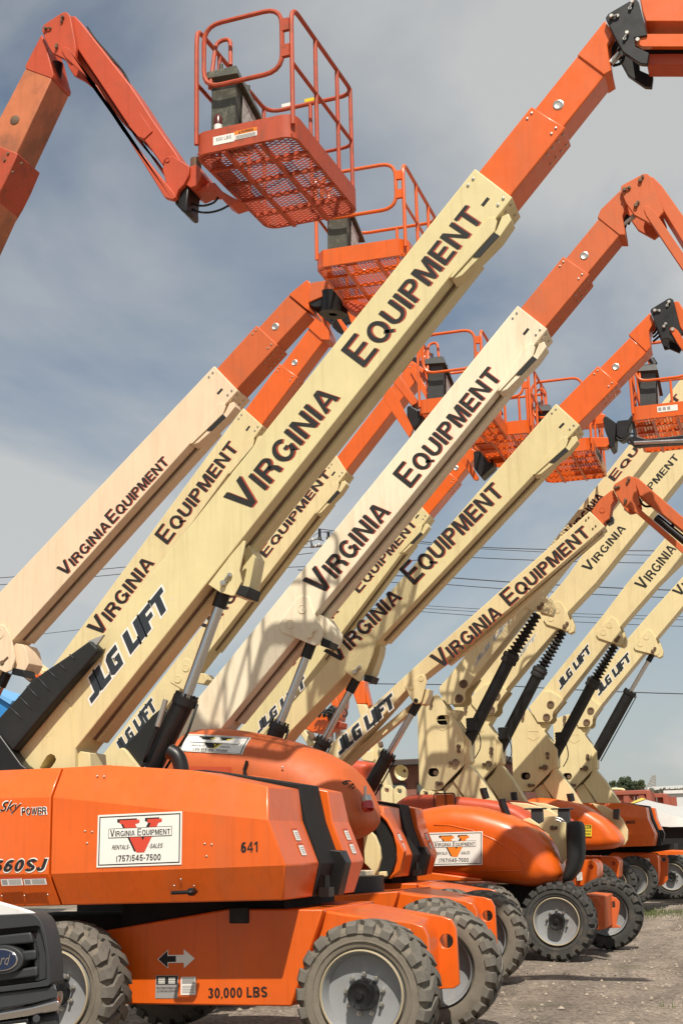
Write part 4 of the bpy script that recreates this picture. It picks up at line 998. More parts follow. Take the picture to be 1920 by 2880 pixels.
def rounded(root, name, pts, Y, D, R, m, n=6, far_round=False, label=None):
    """hood: outline traced in the plane Y+R, near side rounded off over radius R"""
    P0 = XZ(pts, Y+R*.8)
    key = root.name+name+str(round(Y, 2)); SURF[key] = (P0, Y, R)
    import bmesh
    ar = sum(P0[i][0]*P0[(i+1) % len(P0)][1]-P0[(i+1) % len(P0)][0]*P0[i][1] for i in range(len(P0)))
    if ar < 0: P0 = P0[::-1]
    P1 = []
    for i in range(len(P0)):   # corner rounding of the outline
        p, q = Vector(P0[i-1]), Vector(P0[i]); r_ = Vector(P0[(i+1) % len(P0)])
        la = min(.5, .5*(q-p).length); lb = .5*(r_-q).length
        A_ = q.lerp(p, .3); B_ = q.lerp(r_, .3)
        for t in (0, .33, .67, 1): P1.append(tuple(A_*(1-t)**2+q*(2*t*(1-t))+B_*t*t))
    SURF[key] = (P1, Y, R)
    bm = bmesh.new(); bm.faces.new([bm.verts.new((x, Y, z)) for x, z in P1])
    stp = max(.035, R*.11)
    xs = [x for x, z in P1]; zs = [z for x, z in P1]
    for (lo, hi, no, ix) in ((min(xs), max(xs), (1, 0, 0), 0), (min(zs), max(zs), (0, 0, 1), 2)):
        v = lo+stp*.5
        while v < hi:
            co = [0, 0, 0]; co[ix] = v
            bmesh.ops.bisect_plane(bm, geom=bm.verts[:]+bm.edges[:]+bm.faces[:], plane_co=co, plane_no=no, dist=1e-5); v += stp
    bm.edges.ensure_lookup_table()
    be = [e for e in bm.edges if e.is_boundary]
    for v in bm.verts: v.co.y = surf_y(key, v.co.x, v.co.z)
    ex = bmesh.ops.extrude_edge_only(bm, edges=be)
    nv = [g for g in ex['geom'] if isinstance(g, bmesh.types.BMVert)]
    for v in nv: v.co.y = Y+D
    ne = [e for e in bm.edges if e.is_boundary]
    bmesh.ops.contextual_create(bm, geom=ne)
    bmesh.ops.recalc_face_normals(bm, faces=bm.faces[:])
    mb = MB(); bm.verts.index_update(); mb.v = [v.co.copy() for v in bm.verts]; mb.f = [[v.index for v in f.verts] for f in bm.faces]; bm.free()
    ob = build(name, mb, m, root, smooth='auto', label=label)
    ob.data.set_sharp_from_angle(angle=radians(60))
    return ob
h2 = rounded(M2, 'hood', c5(745,420, 775,290, 870,215, 1000,207, 1150,225, 1300,262, 1450,318, 1568,385)+c6(60,480, 108,585, 112,640, 95,670, 40,712)+c5(1400,760, 760,760), 3.72, .85, .40, m_org_fade, n=9)
rounded(M2, 'hood', c5(800,420, 830,290, 920,240, 1040,232, 1180,248, 1320,285, 1450,340)+c6(0,410, 55,500, 92,600, 60,690)+c5(1400,740, 700,740), 4.95, 1.1, .35, m_org_fade, n=9)
build('turntable', MB().prism([(-3.3, 1.12), (-1.5, 1.12), (-1.5, 1.24), (-3.3, 1.24)], 4.5, 5.5), m_cream_white, M2, bevel=.01)
# tilted sign on the upper slope of the hood
K2 = M2.name+'hood3.72'
a, b, d = at(c5(822,315)[0], 3.78), at(c5(1118,332)[0], 3.78), at(c5(868,238)[0], 3.95)
d = Vector((d.x, 3.78, d.z))
sg2 = vsign(M2, a, b-a, d-a, m_yelprint, Vector((0, -1, 0)))
drape(sg2, K2, .006)
for k_, o_ in enumerate([o for o in bpy.data.objects if o.parent == sg2]): drape(o_, K2, .008+.0012*k_)
a, b, d = at(kR(550,1395)[0], 3.9), at(kR(680,1490)[0], 3.9), at(kR(585,1340)[0], 3.9)
drape(lay('lettering', text2d('617', bold=.03), a, b-a, d-a, m_ink, M2, .0), K2, .004)
hb = MB().tube([at(p, 3.70) for p in c5(1128,428, 1122,400, 1135,360)], .018, 8); build('hood_latch', hb, m_black, M2, smooth='auto')
lay('reflector_strip', QUAD, at(c5(870,412)[0], 3.71), at(c5(1062,416)[0], 3.71)-at(c5(870,412)[0], 3.71), at(c5(872,385)[0], 3.71)-at(c5(870,412)[0], 3.71), m_org_red, M2, .004)
riv(M2, c5(1297,390), 3.72, .012)
base4 = [kD(560,1465)[0], kD(430,1640)[0], kD(60,1700)[0], kD(120,1500)[0]]
base4 = [kD(560,1465)[0], kD(500,1560)[0], kD(100,1600)[0], kD(210,1390)[0]]
fr4, sec4, fly4 = boom(M2, 4.45, c2(808,1402)[0], c2(945,1510)[0], c3(1010,1500)[0], base4, m_cream_white, m_org_fade, c2(1018,1172)[0], c2(1180,992)[0], w=.42)
words(fr4, sec4, 'Virginia', c3(1388,1100)[0], c4(222,788)[0]); words(fr4, sec4, 'Equipment', c4(233,608)[0], c4(735,165)[0])
lug4 = kD(1035,590, 1050,570, 1190,370, 1230,348, 1290,355, 1325,480, 1415,650, 1410,690, 1370,770, 1330,770, 1060,660, 1035,625)
plate(M2, 'ram_lug', lug4, 4.435, .03, m_cream_white, .006)
plate(M2, 'ram_lug', kD(1325,480, 1430,530, 1505,650, 1505,690, 1475,770, 1400,720, 1415,650), 4.50, .32, m_cream_white, .006)
plate(M2, 'lug_block', kD(1400,700, 1480,735, 1460,790, 1385,770), 4.47, .28, m_blackp, .006)
boss(M2, kD(1238,462)[0], 4.434, 12, m_cream_white); boss(M2, kD(1135,590)[0], 4.434, 12, m_cream_white)
pin(M2, kD(1300,690)[0], 4.434, .03, .03, m_cream_white, kD(1340,640)[0])
ram(M2, kD(1310,760)[0], kD(1040,1450)[0], kD(960,1640)[0], 4.6, .046, .092)
plate(fly4, 'boom_head', c2(1175,997, 1190,960, 1280,872, 1310,930, 1290,990, 1300,1050, 1303,1078, 1275,1078), 4.5, .32, m_org_fade)
kn4 = c2(1282,870, 1284,852, 1300,842, 1385,796, 1405,796, 1420,812, 1480,970, 1455,1000, 1420,1027, 1345,986, 1305,930)
build('knuckle', MB().prism(XZ(kn4, 4.44), 4.44, 4.49), m_org_fade, M2, bevel=.006); build('knuckle', MB().prism(XZ(kn4, 4.44), 4.84, 4.89), m_org_fade, M2, bevel=.006)
for a, b in ((c2(1300,872)[0], c2(1322,862)[0]), (c2(1372,830)[0], c2(1382,812)[0]), (c2(1352,945)[0], c2(1362,930)[0])): pin(M2, a, 4.44, .022, .03, m_rustpin, b)
build('jib', MB().prism(XZ(c2(1412,805, 1432,812, 1470,850, 1640,1090, 1640,1230, 1440,905), 4.52), 4.52, 4.80), m_org_fade, M2, bevel=.01)
build('jib_link', MB().prism(XZ(c2(1388,962, 1392,945, 1410,945, 1435,965, 1640,1265, 1640,1345, 1400,990), 4.43), 4.43, 4.50), m_org_fade, M2, bevel=.004)
hoses(M2, [[c2(1312,985)[0], c2(1300,1010)[0], c2(1300,1035)[0]], [c2(1320,990)[0], c2(1312,1010)[0], c2(1302,1045)[0]], [c2(1330,1000)[0], c2(1318,1030)[0]]], 4.6, .014)
build('knuckle_rod', MB().cyl(at(c2(1295,1030)[0], 4.6), at(c2(1345,990)[0], 4.6), .03), m_steel, M2, smooth='auto')

# ---- third machine: faceted hood again
dx3, dy3 = -.93, 6.35
M3 = lift(-2.2, 7.5, 'third boom lift from the camera, faceted hood, lettered boom darkened by basket shadows')
ch3, hood3 = body_faceted(M3, dx3, dy3, m_org)
wheel(M3, dx3, dy3); wheel(M3, -2.4+dx3, dy3); wheel(M3, dx3, dy3+2.4, flip=True); wheel(M3, -2.4+dx3, dy3+2.4, flip=True)
base6 = [c4(160,1385)[0], kE(0,1250)[0], kE(-200,1500)[0], kE(-420,1500)[0]]
fr6, sec6, fly6 = boom(M3, 7.2, c4(985,285)[0], c4(1095,385)[0], c4(0,1290)[0], base6, m_cream_new, m_org, kJ(180,995)[0], kJ(622,590)[0], w=.42)
words(fr6, sec6, 'Virginia', kE(268,580)[0], kE(930,130)[0]); words(fr6, sec6, 'Equipment', c4(262,1048)[0], c4(745,700)[0])
logo(fr6, sec6, kD(830,1490)[0], kD(1300,1145)[0], kD(1325,950)[0])
plate(M3, 'ram_lug', kE(448,745, 590,580, 705,483, 715,487, 690,600, 620,770, 590,832, 560,832), 7.185, .03, m_cream_new, .005)
plate(M3, 'ram_lug', kE(705,485, 755,530, 745,600, 690,760, 650,830, 620,770, 680,640), 7.35, .25, m_cream_new, .005)
plate(M3, 'lug_block', kE(620,775, 690,790, 665,845, 605,828), 7.2, .3, m_blackp, .006)
pin(M3, kE(540,755)[0], 7.185, .03, .03, m_steel, kE(578,712)[0])
ram(M3, kE(540,830)[0], kE(270,1340)[0], kE(210,1470)[0], 7.38, .046, .092)
plate(fly6, 'boom_head', kJ(620,592, 920,285, 975,410, 905,530, 915,690, 930,760, 870,830), 7.25, .32, m_org)
kn6 = kJ(922,262, 935,235, 1160,95, 1195,85, 1235,105, 1250,150, 1330,490, 1372,560, 1290,700, 1150,640, 1080,655, 985,420)
build('knuckle', MB().prism(XZ(kn6, 7.19), 7.19, 7.24), m_black, M3, bevel=.006); build('knuckle', MB().prism(XZ(kn6, 7.19), 7.58, 7.63), m_black, M3, bevel=.006)
for a, b in ((kJ(985,265)[0], kJ(1045,265)[0]), (kJ(1180,145)[0], kJ(1155,195)[0]), (kJ(1112,485)[0], kJ(1135,445)[0])): pin(M3, a, 7.19, .022, .03, m_steel, b)
build('jib', MB().prism(XZ(kJ(1245,135, 1310,125, 1600,620, 1600,900, 1325,480), 7.27), 7.27, 7.55), m_org, M3, bevel=.01)
build('jib_link', MB().prism(XZ(kJ(1188,520, 1200,492, 1235,485, 1300,530, 1600,1010, 1600,1130, 1290,700), 7.17), 7.17, 7.24), m_org, M3, bevel=.004)
pin(M3, kJ(1228,520)[0], 7.17, .025, .012, m_steel)
hoses(M3, [[kJ(1020,480)[0], kJ(990,560)[0], kJ(955,580)[0]], [kJ(1050,520)[0], kJ(1010,590)[0], kJ(960,630)[0]], [kJ(1110,590)[0], kJ(1060,600)[0], kJ(960,690)[0]]], 7.4, .014)
# hanging red flasher lamp and clear cable-chain cover at the third machine
lp = at(kP(350,290)[0], 3.95); lq = at(kP(385,420)[0], 3.95)
build('flasher_bracket', MB().cyl(lp+Vector((-.03, .1, .09)), lp, .015, n=14).cyl(lp, lp+(lq-lp)*.5, .055, n=18), m_steel, M2, smooth='auto')
build('flasher_lens', MB().lathe([(0, .062), ((lq-lp).length*.45, .062), ((lq-lp).length*.55, .055), ((lq-lp).length*.52, .035), ((lq-lp).length*.4, .03), ((lq-lp).length*.4, .001)], lp+(lq-lp)*.5, (lq-lp)+Vector((0, -.05, 0)), 20), m_lampred, M2, smooth='auto')
# cream turntable cheek seen between the second and third hoods
plate(M2, 'turntable_cheek', kP(330,640, 370,590, 440,660, 480,760, 492,860, 470,950, 430,1028, 405,1020, 400,970, 340,910), 5.7, .06, m_cream_new, .008)
plate(M2, 'cheek_foot', kP(300,1048, 545,1032, 538,985, 300,1000), 5.78, .06, m_cream_new, .008)
cm = MB()
prof_ = kP(350,560, 420,440, 500,520, 560,600, 605,700, 615,800, 600,900, 560,985, 510,900)
plate(M3, 'hose_guard', kP(350,480, 430,410, 540,520, 600,640, 630,760, 625,900, 590,1000, 540,1060, 470,1060, 350,900), 6.28, .05, m_blackp, .01)
plate(M3, 'guard_rim', kP(420,400, 470,420, 560,520, 640,690, 705,800, 665,985, 560,1060, 610,985, 640,880, 632,760, 600,640, 540,530), 6.24, .12, m_org, .01)

# ---- left hand row behind: pinkish boom and the new ones
MA = lift(-9.0, 5.2, 'boom lift at the left edge with a pinkish faded boom and small black lettering')
baseA = [c3(50,1385)[0], c3(-700,2215)[0], c3(-860,2060)[0]]
frA, secA, flyA = boom(MA, 5.0, c3(983,112)[0], c3(1092,225)[0], c3(0,1190)[0], baseA, m_cream_pink, m_org_fade, c1(1175,1490)[0], c1(1325,1352)[0], w=.42)
words(frA, secA, 'Virginia', c3(258,1042)[0], c3(507,852)[0], bold=.01); words(frA, secA, 'Equipment', c3(478,800)[0], c3(775,558)[0], bold=.01)
plate(MA, 'ram_lug', c3(-90,1470, -60,1340, -5,1300, 22,1308, 44,1345, 58,1400, 70,1450, 52,1512, 25,1522), 4.962, .03, m_cream_pink, .006)
plate(MA, 'ram_lug', c3(50,1385, 105,1393, 120,1420, 132,1480, 120,1505, 110,1520, 60,1505, 70,1440), 5.05, .34, m_cream_pink, .006)
plate(MA, 'lug_block', c3(60,1500, 110,1510, 115,1545, 50,1530), 5.0, .26, m_black, .006)
pin(MA, c3(15,1478)[0], 4.985, .03, .03, m_rustpin, c3(42,1452)[0]); boss(MA, c3(-5,1345)[0], 4.961, 13, m_cream_pink)
ram(MA, c3(30,1530)[0], c3(-60,1720)[0], c3(-180,1980)[0], 5.18, .046, .092)
plate(flyA, 'boom_head', c1(1325,1352, 1408,1284, 1425,1296, 1432,1350, 1415,1395, 1445,1440, 1400,1415), 5.04, .34, m_org)
plate(MA, 'knuckle', c1(1432,1296, 1500,1286, 1508,1300, 1508,1350, 1440,1378, 1420,1388, 1418,1350), 4.98, .42, m_org_fade)
build('rotator', MB().lathe([(-.12, .05), (-.12, .17), (.13, .20), (.16, .1), (.16, .01)], at(kG(385,1560)[0], 5.15), (0.1, 0, 1), 22), m_black, MA, smooth='auto')
plate(MA, 'rotator_plate', kG(155,1540, 240,1500, 330,1510, 345,1560, 210,1580, 180,1565), 5.0, .34, m_black)
plate(MA, 'platform_support', kG(440,1480, 560,1540, 680,1560, 860,1440, 1000,1440, 700,1620, 560,1620, 470,1560), 5.0, .30, m_org_red)
plate(MA, 'support_arm', kG(375,1385, 435,1395, 440,1480, 380,1480), 5.05, .3, m_org_red)
pA = atz(kG(212,1218)[0], 7.75)
basket(MA, pA, 1.06, 1.66, 1.12, m_org, square=True, consm=m_console)
MB2 = lift(-10.2, 8.6, 'boom lift whose lettered boom shows between the pinkish boom and the nearest boom')
frB, secB, flyB = boom(MB2, 8.3, c3(1115,305)[0], c3(1207,388)[0], c3(240,1490)[0], [(-60,2294), (-150,2280)], m_cream, m_org, c3(1275,95)[0], kG(130,1752)[0], w=.42)
words(frB, secB, 'Virginia', c3(395,1312)[0], c3(707,1022)[0]); words(frB, secB, 'Equipment', c3(708,887)[0], c3(1095,492)[0])
plate(flyB, 'boom_head', kG(130,1752, 225,1625, 290,1572, 300,1620, 290,1700, 340,1800, 348,1880, 272,1880), 8.34, .34, m_org)
knB = kG(265,1560, 330,1515, 480,1545, 500,1600, 480,1640, 430,1650, 385,1745, 340,1720, 300,1680)
build('knuckle', MB().prism(XZ(knB, 8.28), 8.28, 8.33), m_black, MB2, bevel=.006); build('knuckle', MB().prism(XZ(knB, 8.28), 8.66, 8.71), m_black, MB2, bevel=.006)
pin(MB2, kG(375,1668)[0], 8.28, .025, .03, m_steel, kG(395,1640)[0])
def pp(*a): return [(a[i], a[i+1]) for i in range(0, len(a), 2)]
build('jib', MB().prism(XZ(pp(973,867, 1010,880, 1120,1050, 1176,1131, 1158,1142, 1100,1069, 985,905), 8.38), 8.38, 8.62), m_org, MB2, bevel=.01)
build('jib_link', MB().prism(XZ(pp(944,893, 952,889, 1112,1106, 1160,1206, 1150,1230, 1098,1152), 8.27), 8.27, 8.34), m_org, MB2, bevel=.004)
build('rotator', MB().prism(XZ(kF(130,975, 150,960, 215,990, 262,1040, 255,1090, 200,1175, 150,1130, 130,1040), 8.35), 8.35, 8.6), m_black, MB2, bevel=.02)
basket(MB2, atz(kF(228,1035)[0], 7.35), .95, 1.75, 1.15, m_org, consm=m_consoleb)
MB3 = lift(-10.6, 11.5, 'boom lift with its lettered boom glimpsed under the nearest boom, behind the silver ram')
frC, secC, flyC = boom(MB3, 11.2, (943,1278), (975,1327), (632,1680), [(586,1835), (268,2250), (190,2250)], m_cream, m_org, kG(1180,2120)[0], (1105,1050), w=.42)
words(frC, secC, 'Virginia', c3(912,1305)[0], c3(1187,1045)[0]); words(frC, secC, 'Equipment', c3(1185,967)[0], c3(1517,612)[0])
logo(frC, secC, kI(1005,1345)[0], kI(1345,955)[0], kI(1345,768)[0])
plate(secC, 'lug_plate', kD(120,1085, 118,1060, 225,890, 250,880, 285,895, 305,940, 320,985, 330,1080, 250,1160, 205,1135), 11.19, .02, m_cream, .004)
boss(secC, kD(250,963)[0], 11.185, 9, m_cream); boss(secC, kD(183,1058)[0], 11.185, 9, m_cream)
plate(MB3, 'ram_lug', kD(345,1000, 410,1010, 430,1060, 400,1100, 330,1090), 11.3, .34, m_cream, .01)
plate(MB3, 'cover_tray', kI(1055,1275, 1150,1160, 1290,1000, 1380,930, 1440,990, 1300,1330, 1200,1445, 1100,1445), 10.8, .1, m_blackp, .02)
plate(MB3, 'cradle_bracket', kI(985,1445, 985,1350, 1005,1290, 1035,1276, 1065,1300, 1185,1455), 10.7, .1, m_cream, .01)
plate(MB3, 'knuckle', kF(90,700, 110,600, 175,540, 225,560, 215,640, 165,745, 110,745), 11.3, .4, m_black)
build('jib', MB().prism(XZ(kF(218,500, 265,470, 300,520, 770,1345, 770,1370, 640,1290, 300,760), 11.3), 11.3, 11.55), m_org, MB3, bevel=.01)
build('jib_link', MB().prism(XZ(kF(162,680, 175,655, 205,655, 740,1580, 725,1600, 695,1592, 640,1500), 11.2), 11.2, 11.27), m_org, MB3, bevel=.004)
build('rotator', MB().prism(XZ(kF(695,1355, 760,1340, 860,1420, 868,1475, 760,1575, 700,1500), 11.3), 11.3, 11.6), m_black, MB3, bevel=.02)
bD = basket(MB3, (-1.12, 9.95, 7.42), .95, 1.8, 1.15, m_org, consm=m_consoleb, square=True)
build('platform_support', MB().lathe([(0, .16), (.30, .19), (.34, .15), (.34, .01)], at(kF(900,1430)[0], 11.2), (0, 0, 1), 20), m_org, MB3, smooth='auto')
def basket_sign(b, P, W, Ln, tb=.2):
    O = Vector(P)+Vector((W, .35, .045)); ux = Vector((0, .72, 0)); uy = Vector((0, 0, .12)); n = Vector((1, 0, 0))
    lay('logo_outline', logo2d(out=.09, shear=.1), O, ux, uy, m_white, b, .003, n); lay('logo', logo2d(shear=.1), O, ux, uy, m_ink, b, .006, n)
basket_sign(bD, (-1.12, 9.95, 7.42), .95, 1.8)
MB5 = lift(-10.6, 14.2, 'boom lift whose lettered boom peeks out behind the whitish boom, mid picture')
frE, secE, flyE = boom(MB5, 13.7, (1166,1404), (1208,1450), (960,1650), [(900,1860), (640,2200), (560,2200)], m_cream_new, m_org, c4(492,600)[0], (1330,1262), w=.42)
words(frE, secE, 'Equipment', (985,1648), (1172,1475)); words(frE, secE, 'Virginia', (800,1870), (952,1720))
bE = basket(MB5, (-.42, 11.0, 7.35), 1.0, 1.8, 1.2, m_org, consm=m_consoleb, square=True)
basket_sign(bE, (-.42, 11.0, 7.35), 1.0, 1.8)
build('jib', MB().prism(XZ(kJ(-60,1690, 100,1695, 230,1675, 300,1690, 290,1820, -60,1850), 11.7), 11.7, 11.95), m_org, MB5, bevel=.01)
build('jib_link', MB().prism(XZ(kJ(-150,2010, 330,2005, 365,2035, 360,2100, 320,2145, -150,2150), 11.6), 11.6, 11.8), m_org, MB5, bevel=.01)
plate(MB5, 'knuckle', kJ(268,1760, 290,1715, 330,1720, 450,1810, 440,1960, 430,2120, 380,2160, 350,2120, 330,2000, 300,1920), 11.6, .4, m_black)
build('rotator', MB().prism(XZ(kJ(440,1830, 470,1775, 620,1760, 660,1690, 690,1760, 630,1870, 620,1990, 520,2040, 445,1990), 11.65), 11.65, 11.95), m_black, MB5, bevel=.02)
hoses(MB5, [[kJ(450,2010)[0], kJ(500,2060)[0], kJ(570,2030)[0], kJ(620,1950)[0], kJ(690,1960)[0]], [kJ(620,2000)[0], kJ(600,2080)[0], kJ(680,2110)[0], kJ(900,2050)[0]]], 11.6, .016)
MBF = lift(1.6, 11.4, 'orange platform with a white warning label and a black support arm at the right edge')
MBF['label'] = 'boom lift platform with small white label before the far booms, right edge'
basket(MBF, atz(kJ(668,1775)[0], 7.25), .95, 1.8, 1.12, m_org, consm=m_consoleb)
sp = at(kJ(665,1600)[0], 9.35)
plate(MBF, 'support_arm', kJ(655,1690, 690,1780, 740,1990, 880,2030, 1450,1960, 1450,2080, 900,2110, 700,2130, 650,2080, 615,2030, 640,2000, 690,1990), 9.45, .15, m_black, .02)
build('support_rod', MB().cyl(at(kJ(700,2085)[0], 9.4), at(kJ(1450,2050)[0], 9.4), .028), m_chrome, MBF, smooth='auto')
P_ = atz(kJ(668,1775)[0], 7.25); b_ = lay('warning_label', QUAD, P_+Vector((.36, 0, .075)), Vector((.28, 0, 0)), Vector((0, 0, .085)), m_white, MBF, .004)
for q in range(3): lay('decal_print', sub2d(QUAD, .05+.22*q, .25, .2+.22*q, .8), P_+Vector((.36, 0, .075)), Vector((.28, 0, 0)), Vector((0, 0, .085)), m_greyprint, b_, .006)
build('hand_controller', MB().tube([at(p, 9.5) for p in kJ(870,1020, 900,1100, 930,1180)], .035, 8).tube([at(p, 9.5) for p in kJ(930,930, 980,1010)], .05, 8), m_black, MBF, smooth='auto')

# ---- off-frame machine at upper left: rusty arm and the big platform
ML = lift(-7.4, 1.2, 'boom lift with a rusty fly boom and the large battered platform, upper left')
fl = c1(120,315, 240,360, 285,375, 130,735, 0,1005, -700,2400, -900,2400, -60,700)
YL = .85
build('fly_section', MB().prism(XZ(c1(118,312, 238,358, 78,700, -60,985, -60,650), YL), YL, YL+.34), m_grease, ML, bevel=.01)
build('boom_section', MB().prism(XZ(c1(-10,668, 80,702, -560,2100, -700,2100), YL-.03), YL-.03, YL+.37), m_grease, ML, bevel=.01)
build('middle_section', MB().prism(XZ(c1(-40,655, 82,702, 40,800, 0,880, -120,1080, -260,1010), YL-.04), YL-.04, YL+.38), m_org_rust, ML, bevel=.01)
cb_ = MB()
for p in c1(38,705, 22,735, 100,750, 60,790): v = at(p, YL-.04); cb_.lathe([(0, .014), (-.012, .012), (-.014, .0005)], v, (0, 1, 0), 8)
build('collar_bolts', cb_, m_rustpin, ML, smooth='auto')
pin(ML, c1(68,550)[0], YL, .05, .004, m_rustpin)
plate(ML, 'boom_head', c1(115,300, 190,155, 215,215, 220,240, 235,300, 246,340, 240,360, 118,315), YL-.005, .35, m_org_red)
knL = c1(192,140, 195,120, 205,108, 285,55, 305,52, 322,70, 348,210, 345,265, 320,290, 290,265, 240,240, 222,212)
build('knuckle', MB().prism(XZ(knL, YL-.06), YL-.06, YL-.01), m_org_red, ML, bevel=.006); build('knuckle', MB().prism(XZ(knL, YL-.06), YL+.36, YL+.41), m_org_red, ML, bevel=.006)
for a, b in ((c1(212,132)[0], c1(232,130)[0]), (c1(290,80)[0], c1(285,100)[0]), (c1(262,218)[0], c1(262,205)[0])): pin(ML, a, YL-.06, .016, .025, m_rustpin, b)
build('knuckle_cylinder', MB().cyl(at(c1(262,290)[0], YL+.15), at(c1(252,375)[0], YL+.15), .06), m_black, ML, smooth='auto')
# jib: two plates with a slot between
build('jib', MB().prism(XZ(c1(322,70, 345,72, 372,100, 600,390, 640,450, 700,545, 808,700, 832,738, 755,735, 748,760, 660,640, 632,625, 590,575, 348,212), YL), YL, YL+.30), m_org_red, ML, bevel=.01)
build('jib_link', MB().prism(XZ(c1(282,232, 290,215, 312,215, 345,262, 560,590, 795,880, 808,905, 790,915, 755,905, 740,880, 430,380, 300,262), YL-.07), YL-.07, YL-.01), m_org_red, ML, bevel=.006)
build('jib_spine', MB().prism(XZ(c1(345,215, 362,225, 600,560, 628,640, 690,700, 755,790, 770,830, 640,640, 560,560, 350,270), YL+.1), YL+.1, YL+.22), m_org_rust, ML)
build('jib_cable', MB().tube([at(p, YL+.1) for p in c1(400,120, 440,180, 520,270, 580,340, 600,400)], .008, 6, fil=.1).tube([at(p, YL+.14) for p in c1(420,170, 500,260, 570,330, 595,400)], .008, 6, fil=.1), m_blackp, ML, smooth=True)
build('jib_doubler', MB().prism(XZ(c1(636,518, 645,520, 700,600, 662,636, 632,625, 590,575), YL-.012), YL-.012, YL), m_org_red, ML, bevel=.004)
plate(ML, 'jib_head', c1(745,775, 765,715, 790,712, 870,760, 868,800, 845,845, 820,870, 808,905, 770,870), YL-.05, .36, m_org_red)
boss(ML, c1(770,735)[0], YL-.051, 6, m_org_red)
plate(ML, 'rotator_bracket', c1(868,765, 905,752, 930,800, 905,850, 875,862, 850,845), YL-.02, .34, m_org_red)
plate(ML, 'rotator', c1(835,850, 870,838, 860,930, 862,965, 850,975, 832,965, 800,930, 808,905), YL, .26, m_black, .02)
build('rotator_pin', MB().lathe([(0, .05), (.1, .05), (.1, .01)], at(c1(900,775)[0], YL+.1), (0, 0, 1), 14), m_rustpin, ML, smooth='auto')
plate(ML, 'platform_support', c1(895,868, 960,838, 985,835, 1010,870, 1060,900, 1110,925, 1060,942, 1030,925, 985,872, 900,882), YL+.05, .2, m_org_red, .01)
hoses(ML, [[c1(862,915)[0], c1(895,942)[0], c1(940,945)[0], c1(985,930)[0], c1(1003,903)[0]], [c1(862,935)[0], c1(890,968)[0], c1(950,978)[0], c1(1010,965)[0], c1(1055,940)[0]]], YL+.12, .010)
pb = Vector((-1.42, .32, 7.30))
bL = basket(ML, pb, .94, 1.60, 1.24, m_org_rust, tb=.21, cut=.12, consm=m_console, yaw=-3)
def front_label(P, x0, x1, z0, z1, parent, y=-.0):
    O = P+Vector((x0, y, z0)); return O, Vector((x1-x0, 0, 0)), Vector((0, 0, z1-z0))
O, ux, uy = front_label(pb, .19, .39, .055, .135, bL); q_ = lay('capacity_label', QUAD, O, ux, uy, m_white, bL, .003)
lay('lettering', sub2d(text2d('500 LBS', bold=.01), .14,.42,.86,.80), O, ux, uy, m_greyprint, q_, .005)
O, ux, uy = front_label(pb, .392, .60, .065, .145, bL); q_ = lay('warning_label', QUAD, O, ux, uy, m_white, bL, .003)
lay('decal_header', sub2d(QUAD, 0,.55,1,1), O, ux, uy, m_orgprint, q_, .004); lay('lettering', sub2d(text2d('WARNING', bold=.02), .30,.64,.85,.92), O, ux, uy, m_ink, q_, .006)
lay('warning_mark', sub2d(poly2d([(0,0),(1,0),(.5,1)]), .18,.64,.27,.92), O, ux, uy, m_ink, q_, .006)
for q in range(3): lay('decal_print', sub2d(QUAD, .06,.08+.14*q,.94,.14+.14*q), O, ux, uy, m_greyprint, q_, .005)
build('bucket_lamp', MB().lathe([(0, .038), (.10, .038)], pb+Vector((.19, .10, .20)), (0, 0, 1), 16), m_white, bL, smooth='auto')
build('bucket_lamp_lens', MB().lathe([(.10, .040), (.17, .038), (.20, .02), (.205, .001)], pb+Vector((.19, .10, .20)), (0, 0, 1), 16), m_lampdark, bL, smooth='auto')
for x_ in (.1, .3): build('jib_rail_label', MB().box(pb+Vector((.1+x_*1.2, 1.455, 1.19)), pb+Vector((.2+x_*1.2, 1.462, 1.225))), m_yelprint if x_ > .2 else m_white, bL)

# ---- fourth machine: rounded hood with the V sign, articulated type
M4 = lift(-.9, 10.1, 'boom lift with a glossy rounded hood, white V sign and black counterweight')
HY = 8.95
h4 = rounded(M4, 'hood', c6(250,760, 260,650, 310,600, 395,578, 500,560, 620,570, 760,610, 860,655, 920,700, 965,755, 1000,830, 1010,880, 985,920, 900,945, 700,918, 385,893, 260,885), HY, .75, .26, m_org)
K4 = M4.name+'hood8.95'
bead = MB().tube([Vector((q.x, surf_y(K4, q.x, q.z)+.004, q.z)) for q in (at(p, HY+.02) for p in c6(425,655, 500,657, 600,680, 700,722, 790,780, 840,828, 842,852, 815,866, 640,868))], .011, 6)
build('hood_bead', bead, m_org, M4, smooth=True)
a, b, d = [at(p, HY-.006) for p in kP(900,937, 1424,925, 905,632)]
vsign(M4, a, b-a, d-a, m_orgprint, Vector((0, -1, 0)))
build('sill_trim', MB().prism(XZ(c6(250,868, 380,868, 640,902, 640,915, 250,915), 9.0), 9.0, 9.3), m_org, M4, bevel=.02)
e_ = [at(p, 9.6) for p in c6(762,622, 752,590, 740,560, 736,535)]
build('exhaust_pipe', MB().tube(e_, .055, 14).lathe([(0, .055), (.005, .001)], e_[-1], e_[-1]-e_[-2], 14), m_black, M4, smooth='auto')
plate(M4, 'turntable_cheek', c6(830,632, 862,622, 905,652, 928,640, 930,615, 978,615, 982,640, 1030,642, 1036,800, 1012,835, 995,770, 955,700, 900,660), 9.35, .05, m_cream_new, .006)
plate(M4, 'turntable_cheek', c6(850,640, 930,620, 1030,642, 1036,800, 1000,900, 700,900, 800,700), 10.35, .05, m_cream_new, .006)
rounded(M4, 'counterweight', c6(1028,655, 1048,637, 1088,636, 1102,660, 1106,800, 1082,870, 1045,915, 1008,918, 1036,810), 9.05, .40, .06, m_blackp)
pin(M4, c6(968,668)[0], 9.35, .03, .03, m_rustpin, c6(985,668)[0])
